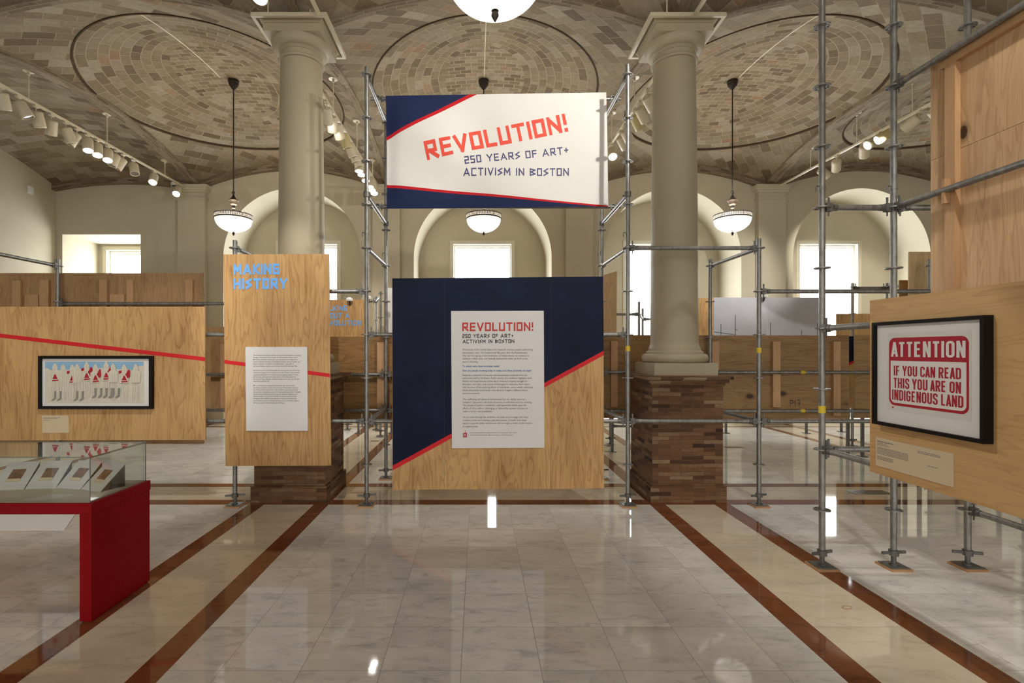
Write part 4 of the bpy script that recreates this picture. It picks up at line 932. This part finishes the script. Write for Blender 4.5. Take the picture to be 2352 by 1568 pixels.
cut_text(b, 'ACTIVISM IN BOSTON', .165, pxmap((1064.3, 405), (1307, 403), (1307, 385), (1064.3, 387), YBN, dl), .22, 2); obj('lettering', b, NAVY_TEXT, e)

# ------------------------------------------------------------------ display case at left
CX0, CX1, CY0, CY1 = -4.45, -2.55, 3.36, 3.966
e = empty('display_case', ((CX0+CX1)/2, (CY0+CY1)/2, 0), 'red display case table with a glass cover', 'display case')
b = B(); box(b, CX0, CX1, CY0, CY1, .718, .788); obj('table_top', b, CASE_RED, e)
for x0 in (CX0, CX1-.085):
    b = B(); box(b, x0+.004, x0+.081, CY0+.004, CY1-.004, .012, .716); box(b, x0+.012, x0+.073, CY0+.02, CY1-.02, 0, .012); obj('leg', b, CASE_RED, e)
b = B(); box(b, CX0+.03, CX1-.03, CY0+.025, CY1-.025, .788, .792); obj('deck', b, CASE_LINER, e)
b = B(); prism(b, [(CX0+.2, CY0+.001, .717), (CX0+.2, CY0-.082, .648), (CX0+.2, CY0-.082, .640), (CX0+.2, CY0+.001, .707)], (CX1-.11-CX0-.2, 0, 0)); obj('label_rail', b, WHITE_BOARD, e, label='sloping white label rail')
gx0, gx1, gy0, gy1, gz0, gz1 = CX0+.025, CX1-.025, CY0+.02, CY1-.02, .789, 1.085; g = .005
gl = []
for nm, a in (('glass_front', (gx0, gx1, gy0, gy0+g, gz0, gz1)), ('glass_rear', (gx0, gx1, gy1-g, gy1, gz0, gz1)), ('glass_end', (gx1-g, gx1, gy0+g, gy1-g, gz0, gz1)), ('glass_end', (gx0, gx0+g, gy0+g, gy1-g, gz0, gz1)), ('glass_top', (gx0, gx1, gy0, gy1, gz1, gz1+g))):
    b = B(); box(b, *a); obj(nm, b, GLASS, e)
b = B(); k = .0022
for x in (gx0, gx1):
    for y in (gy0, gy1): box(b, x-k, x+k, y-k, y+k, gz0, gz1+g)
for y in (gy0, gy1): box(b, gx0, gx1, y-k, y+k, gz1+g-k, gz1+g+k)
for x in (gx0, gx1): box(b, x-k, x+k, gy0, gy1, gz1+g-k, gz1+g+k)
obj('glass_edges', b, GLASS_EDGE, e)
MW, MD, MHH = .205, .18, .165
mounts = [(-2.777, 3.652, -21.4, 'rightmost'), (-2.976, 3.70, -9.7, 'second from the right'), (-3.179, 3.70, 6, 'third from the right'), (-3.385, 3.665, 10, 'leftmost in view')]
for (mx, my, ang, which) in mounts:
    m_ = empty('photograph_mount', (mx, my, .792), 'white wedge mount holding a small sepia photograph, %s in the glass case' % which, 'photo mount', 'sloping photograph mounts', rotz=math.radians(ang))
    h = MW/2
    b = B(); prism(b, [(-h+.002, .003, 0), (-h+.002, MD-.004, 0), (-h+.002, MD-.004, MHH-.006)], (MW-.004, 0, 0)); obj('wedge', b, BLACK_BOARD, m_, local=True)
    nrm = Vector((0, -MHH, MD)).normalized()
    def sl(u, s, off): return Vector((-h+MW*u, MD*s, MHH*s))+nrm*off
    b = B(); prism(b, [sl(0, 0, 0), sl(1, 0, 0), sl(1, 1, 0), sl(0, 1, 0)], nrm*.004); obj('face_board', b, WHITE_BOARD, m_, local=True)
    b = B(); prism(b, [sl(.29, .38, .0045), sl(.71, .38, .0045), sl(.71, .72, .0045), sl(.29, .72, .0045)], nrm*.003); obj('photograph', b, SEPIA, m_, local=True)
    b = B(); prism(b, [sl(.27, .28, .0045), sl(.71, .28, .0045), sl(.71, .375, .0045), sl(.27, .375, .0045)], nrm*.006); obj('support_strip', b, CARD, m_, local=True)
e = empty('caption_sheet', (-3.0, 3.5, .792), 'pale printed caption sheet lying flat in the glass case', 'paper')
b = B(); prism(b, [(-3.09, 3.415, .7925), (-2.90, 3.415, .7925), (-2.80, 3.56, .7925), (-2.98, 3.56, .7925)], (0, 0, .001)); obj('sheet', b, WHITE_BOARD, e)

# ------------------------------------------------------------------ pendant lamps
def pendant(label, x, y, zr=4.30, zc=6.83):
    e = empty('pendant_lamp', (x, y, zc-.16), label, 'lamp', 'bronze bowl pendant lamps')
    b = B(); lathe(b, [(.012, zc-.19), (.03, zc-.175), (.045, zc-.15), (.075, zc-.12), (.085, zc-.085), (.085, zc-.07), (.095, zc-.06), (.095, zc+.03)], (x, y, 0), 28); obj('canopy', b, BRONZE, e, True)
    b = B(); tube(b, (x, y, zr+.42), (x, y, zc-.15), .011); obj('rod', b, BRONZE, e, True)
    b = B(); lathe(b, [(.012, zr+.46), (.03, zr+.44), (.03, zr+.42), (.012, zr+.40), (.02, zr+.37), (.045, zr+.325), (.09, zr+.29), (.09, zr+.28), (.07, zr+.26), (.06, zr+.21), (.025, zr+.185), (.035, zr+.165), (.035, zr+.14), (.02, zr+.125), (.022, zr+.04), (.05, zr+.02)][::-1], (x, y, 0), 28); obj('vase_finial', b, BRONZE, e, True)
    b = B(); lathe(b, [(.32, zr-.072), (.331, zr-.066), (.331, zr-.052), (.322, zr-.05)], (x, y, 0), 64, cap=False); lathe(b, [(.322, zr+.005), (.332, zr+.008), (.332, zr+.02), (.31, zr+.026)], (x, y, 0), 64, cap=False)
    for k in range(3):
        a = k*2*math.pi/3+.5; tube(b, (x+.30*math.cos(a), y+.30*math.sin(a), zr+.02), (x, y, zr+.10), .006, 8)
    obj('rim', b, BRONZE, e, True)
    b = B(); lathe(b, [(.325, zr-.052), (.327, zr-.02), (.325, zr+.007)], (x, y, 0), 64, cap=False); obj('fretwork_band', b, FRET, e, True)
    b = B(); lathe(b, [(.318*math.cos(t), zr-.07-.235*math.sin(t)) for t in [1.55*k/14 for k in range(15)]], (x, y, 0), 56, cap=False); obj('bowl', b, BOWL, e, True)
    b = B(); lathe(b, [(.003, zr-.375), (.014, zr-.355), (.024, zr-.335), (.022, zr-.32), (.012, zr-.312), (.024, zr-.304), (.02, zr-.297)], (x, y, 0), 20); obj('bottom_finial', b, BRONZE, e, True)
    L = bpy.data.lights.new('bowl_light', 'POINT'); L.energy = 26; L.color = (1, .88, .70); L.shadow_soft_size = .12
    lo = bpy.data.objects.new('bowl_light', L); COL.objects.link(lo); lo.parent = e; lo.location = (0, 0, zr-.02-WL[e].z)
    return e
pendant('bowl pendant lamp hanging in front of the left arch, beside the left column', -4.55, 9.48)
pendant('bowl pendant lamp hanging behind the banner, before the middle arch', .105, 9.48)
pendant('bowl pendant lamp hanging in front of the arch right of the right column', 4.735, 9.48)
pendant('nearest bowl pendant lamp, cut off by the top edge above the banner', .11, 3.3)
for x, y0, y1, lab in ((-4.75, 7.1, 9.38, 'thin cream conduit along the vault to the left pendant'), (.115, 7.12, 9.38, 'thin cream conduit along the vault above the banner'), (4.80, 7.1, 9.38, 'thin cream conduit along the vault to the right pendant')):
    i = [k for k in range(5) if BX[k] <= x < BX[k+1]][0]; b = B(); pts = [(x, y0+(y1-y0)*k/10, vault_z(i, 2, x, y0+(y1-y0)*k/10)+.028) for k in range(11)]
    for p, q2 in zip(pts, pts[1:]): tube(b, p, q2, .011, 8, cap=False)
    tag(obj('conduit', b, CREAM_METAL, None, True), lab, 'conduit')

# ------------------------------------------------------------------ gallery track lighting
ORD = ['first', 'second', 'third', 'fourth', 'fifth', 'sixth', 'seventh', 'eighth', 'ninth', 'tenth', 'eleventh', 'twelfth', 'thirteenth', 'fourteenth']
bm = B(); lathe(bm, [(.068, 0), (.082, -.012), (.086, -.03), (.086, -.24), (.076, -.245), (.074, -.215)], (0, 0, 0), 28, cap=False); f = [v for v in bm.verts if abs(v.co.z) < 1e-6]; bm.faces.new(f)
CAN = mesh_of('lamp_can', bm, CREAM_METAL, True)
CAN_Y = CAN.copy(); CAN_Y.materials.clear(); CAN_Y.materials.append(OLIVE_METAL)
bm = B(); lathe(bm, [(.0745, -.222), (.0745, -.226)], (0, 0, 0), 28); LENS_M = mesh_of('lens', bm, LENS, True); LENS_OM = LENS_M.copy(); LENS_OM.materials.clear(); LENS_OM.materials.append(LENS_OFF)
bm = B(); lathe(bm, [(.0750, -.236), (.0790, -.236), (.0790, -.248), (.0750, -.248)], (0, 0, 0), 28, cap=False); BEZEL = mesh_of('bezel', bm, BLACK_PLASTIC, True)
bm = B(); tube(bm, (0, 0, 0), (0, 0, .075), .008, 8); box(bm, -.025, .025, -.04, .04, .07, .10); STEM = mesh_of('stem', bm, CREAM_METAL, True)
ZT = 5.73
TZ = Vector((0, 0, -1))
def spot(label, group, x, y, target, on=False, yellow=False, power=0, size=50, z=ZT-.10, col=(1, .948, .865)):
    d = (Vector(target)-Vector((x, y, z))).normalized(); q = TZ.rotation_difference(d).to_euler()
    e = empty('track_spotlight', (x, y, z), label, 'spotlight', group)
    inst(STEM, 'stem', e, (x, y, z-.005))
    c = inst(CAN_Y if yellow else CAN, 'lamp_can', e, (x, y, z), q); inst(LENS_M if on else LENS_OM, 'lens', e, (x, y, z), q)
    if on: inst(BEZEL, 'bezel', e, (x, y, z), q)
    if power:
        L = bpy.data.lights.new('lamp_light', 'SPOT'); L.energy = power*SPOT_W; L.color = col; L.spot_size = math.radians(size); L.spot_blend = .55; L.shadow_soft_size = .05
        lo = bpy.data.objects.new('lamp_light', L); COL.objects.link(lo); lo.parent = e; lo.location = d*.26; lo.rotation_euler = Vector((0, 0, -1)).rotation_difference(d).to_euler()
    return e
def track(label, x, y0, y1, hang, j=2):
    e = empty('lighting_track', (x, (y0+y1)/2, ZT), label, 'lighting track')
    b = B(); box(b, x-.018, x+.018, y0, y1, ZT, ZT+.035); obj('rail', b, CREAM_METAL, e)
    for y in hang:
        i = max(k for k in range(5) if BX[k] <= x); zc = vault_z(i, j, x, y)
        b = B(); tube(b, (x, y, ZT+.03), (x, y, zc-.02), .008, 8); lathe(b, [(.02, zc-.075), (.02, zc-.03), (.075, zc-.025), (.08, zc-.008), (.08, zc+.01)], (x, y, 0), 24); obj('hanger', b, CREAM_METAL, e, True)
track('cream lighting track along the vault at far left', -7.1, 6.6, 12.3, (8.05, 9.75, 11.55))
track('cream lighting track behind the left column', -2.4, 7.0, 12.2, (8.45, 10.1, 11.6))
track('cream lighting track behind the right column', 2.55, 7.0, 12.2, (8.3, 9.7, 11.4))
track('cream lighting track along the vault at far right', 7.25, 6.6, 12.3, (8.5, 9.75, 11.1))
rt = random.Random(11)
def row(x, data, where, grp):
    n = len(data)
    for k, (y, on, yel, tgt, pw) in enumerate(data):
        lab = '%s spotlight from the back wall, %s, %s%s' % (ORD[n-1-k], where, 'yellowed, ' if yel else '', 'lit' if on else 'turned away')
        t = tgt or (x+rt.uniform(-1.2, 1.2), y+rt.uniform(.4, 1.4), 4.6)
        spot(lab, grp, x, y, t, on, yel, pw)
Ys = [7.58, 7.87, 8.18, 8.48, 8.77, 9.02, 9.26, 9.5, 9.77, 10, 10.2, 10.49, 11.17, 12.06]
on = {6, 7, 8, 12, 13}
row(-7.1, [(y, k in on, False, (-5.9, 8.0, 1.0) if k in on else (-7.1+rt.uniform(-.5, .5), y+(rt.uniform(.1, .5) if k < 5 else -.25), 4.7), 70 if k in (8, 12) else 0) for k, y in enumerate(Ys)], 'far left track', 'spotlights on the far left track')
Ys = [8.06, 8.36, 8.64, 9.03, 9.45, 9.68, 9.92, 10.26, 10.5, 10.88, 11.34, 11.58, 11.82]
on = {0, 1, 7, 8, 9, 10, 11, 12}
row(-2.4, [(y, k in on, k == 3, (-2.9, 11.0, 2.5) if k < 2 else ((-2.1, 9.4, 0) if k in on else ((-2.2, y+2.5, 3) if k == 2 else (-2.1, y+.3, 4.7))), (230 if k == 0 else (70 if k in (9, 12) else 0))) for k, y in enumerate(Ys)], 'track behind the left column', 'spotlights on the track behind the left column')
Ys = [7.7, 8.06, 8.33, 8.88, 9.15, 9.75]
row(2.55, [(y, k == 5, k == 2, (2.4, 7.6, 3.0) if k == 5 else ((6.2, 11, 2.4) if k == 0 else (3.2, y+.5, 4.9)), {5: 60, 0: 260}.get(k, 0)) for k, y in enumerate(Ys)], 'track behind the right column', 'spotlights on the track behind the right column')
Ys = [8.13, 8.38, 8.95, 9.22, 9.56, 10.3, 10.8]
row(7.25, [(y, k in (2, 3), k == 2, (6.1, 9.2, 4.9) if k in (2, 3) else ({1: (5.6, 12.4, 3.4), 4: (9.4, 12.4, 3.2), 5: (8.6, 12.4, 4.0)}.get(k, (8.2, y+.2, 5.0))), {3: 60, 1: 230, 4: 200, 5: 230}.get(k, 0)) for k, y in enumerate(Ys)], 'far right track', 'spotlights on the far right track')
# square tracks round the two capitals
for x, lab in zip(COLX, ('square cream track frame round the capital of the left column', 'square cream track frame round the capital of the right column')):
    e = empty('square_track', (x, COLY, ZT), lab, 'lighting track'); h = .45
    for a in ((x-h, x+h, COLY-h, COLY-h+.04), (x-h, x+h, COLY+h-.04, COLY+h), (x-h, x-h+.04, COLY-h+.04, COLY+h-.04), (x+h-.04, x+h, COLY-h+.04, COLY+h-.04)):
        b = B(); box(b, a[0], a[1], a[2], a[3], ZT+.02, ZT+.065); obj('rail', b, CREAM_METAL, e)
    b = B()
    for sx in (-1, 1): tube(b, (x+sx*.25, COLY-h+.02, ZT+.06), (x+sx*.25, COLY-h+.02, vault_z(1 if x < 0 else 2, 1, max(BX[1]+.01, x+sx*.25), COLY-h+.02)), .008, 8)
    obj('hanger', b, CREAM_METAL, e, True)
# front bay tracks: they light the panels
track('cream lighting track over the floor before the left column', -1.87, 1.0, 5.98, (2.2, 4.3), 1)
track('cream lighting track over the floor before the right column', 2.55, 1.0, 5.98, (2.2, 4.3), 1)
FR = 'spotlights on the front tracks'
for args in ((-2.25, 5.33, (-2.0, 3.0, 1.0), 0, 40), (-1.87, 3.2, (-2.2, 5.84, 2.45), 230, 32), (-1.87, 2.4, (-4.2, 5.84, 1.5), 280, 40), (-1.87, 1.6, (-3.3, 3.7, .9), 60, 34),
             (2.55, 3.9, (-2.2, 6.5, 3.9), 120, 40), (2.55, 3.0, (.25, 6.5, 4.35), 330, 54), (2.55, 2.2, (.3, 5.84, 1.5), 185, 38), (-1.87, 4.2, (2.8, 3.0, 1.6), 170, 36), (2.55, 4.8, (3.6, 5.2, 0), 90, 60), (2.55, 1.6, (4.6, 4.0, 0), 150, 66)):
    x, y, t, pw, sz = args
    spot('lit spotlight on the front %s track, aimed %s' % ('left' if x < 0 else 'right', {-2.0: 'down at the floor', -2.2: 'at the tall lettered panel' if pw == 230 else 'past the left column', -4.2: 'at the soldiers print', -3.3: 'at the glass case', .25: 'at the banner', .3: 'at the navy panel', 2.8: 'at the ATTENTION print', 3.6: 'at the floor by the right column', 4.6: 'at the floor below the ATTENTION print'}[t[0]]), FR, x, y, t, True, False, pw, sz)

# ------------------------------------------------------------------ small things
e = empty('security_camera', W(401, 424, 12.1), 'small white dome camera at the wall end of the far left track', 'camera')
p = W(401, 424, 12.1); b = B(); lathe(b, [(.02, .05), (.075, .045), (.08, 0), (.075, -.02)][::-1], p, 24); obj('housing', b, WHITE_PLASTIC, e, True)
b = B(); lathe(b, [(.055*math.cos(t), -.02-.05*math.sin(t)) for t in [1.5*k/6 for k in range(7)]], p, 20, cap=False); obj('dome', b, BLACK_PLASTIC, e, True)
yq = 11.76; b = B(); box(b, BX[0], BX[0]+.03, yq-.07, yq+.07, 5.42, 5.58); o = obj('wall_sensor', b, WHITE_PLASTIC); tag(o, 'small cream box high on the left wall', 'sensor')
for (x, y, Y, lab) in ((803, 690, 10.96, 'little white clip lamp on top of the distant blue lettered panel'), (847, 686, 11.4, 'little white clip lamp beside the front scaffold post, far back'), (1755, 681, 10.96, 'little white clip lamp on top of the sky mural')):
    p = W(x, y, Y); e = empty('clip_lamp', p, lab, 'lamp', 'clip lamps on distant panels')
    b = B(); lathe(b, [(.028, .045), (.06, .02), (.068, -.03)][::-1], p+Vector((0, 0, .02)), 20); obj('shade', b, WHITE_PLASTIC, e, True)
    b = B(); tube(b, p+Vector((0, 0, -.01)), p+Vector((0, .03, -.10)), .012, 8); obj('arm', b, BLACK_PLASTIC, e)
def floor_plate(x, y, w, d, label, slats=0):
    e = empty('floor_plate', (x, y, 0), label, 'floor plate')
    b = B(); box(b, x-w/2, x+w/2, y-d/2, y+d/2, 0, .003); obj('plate', b, BRASS, e)
    if slats:
        b = B()
        for k in range(slats): xx = x-w/2+w*(k+.5)/slats; box(b, xx-.012, xx+.012, y-d/2+.02, y+d/2-.02, .003, .005)
        obj('slots', b, BLACK_PLASTIC, e)
floor_plate(4.95, 6.45, .48, .2, 'slotted floor grille on the cream band right of the right pier', 12)
floor_plate(4.74, 9.45, .34, .16, 'small brass floor plate behind the right scaffold')
floor_plate(-2.05, 10.1, .16, .12, 'tiny dark floor plate far behind the left scaffold')
b = B(); c = Vector((2.58, 3.563, .0025)); pts = [(c+Vector((.036*math.cos(t), .022*math.sin(t)+.008*math.cos(t), 0))) for t in [2*math.pi*k/28 for k in range(28)]]
for k in range(28): tube(b, pts[k], pts[(k+1) % 28], .002, 6, cap=False)
tag(obj('elastic_band', b, PAD, None, True), 'brown elastic band lying on the cream floor band at right', 'band')
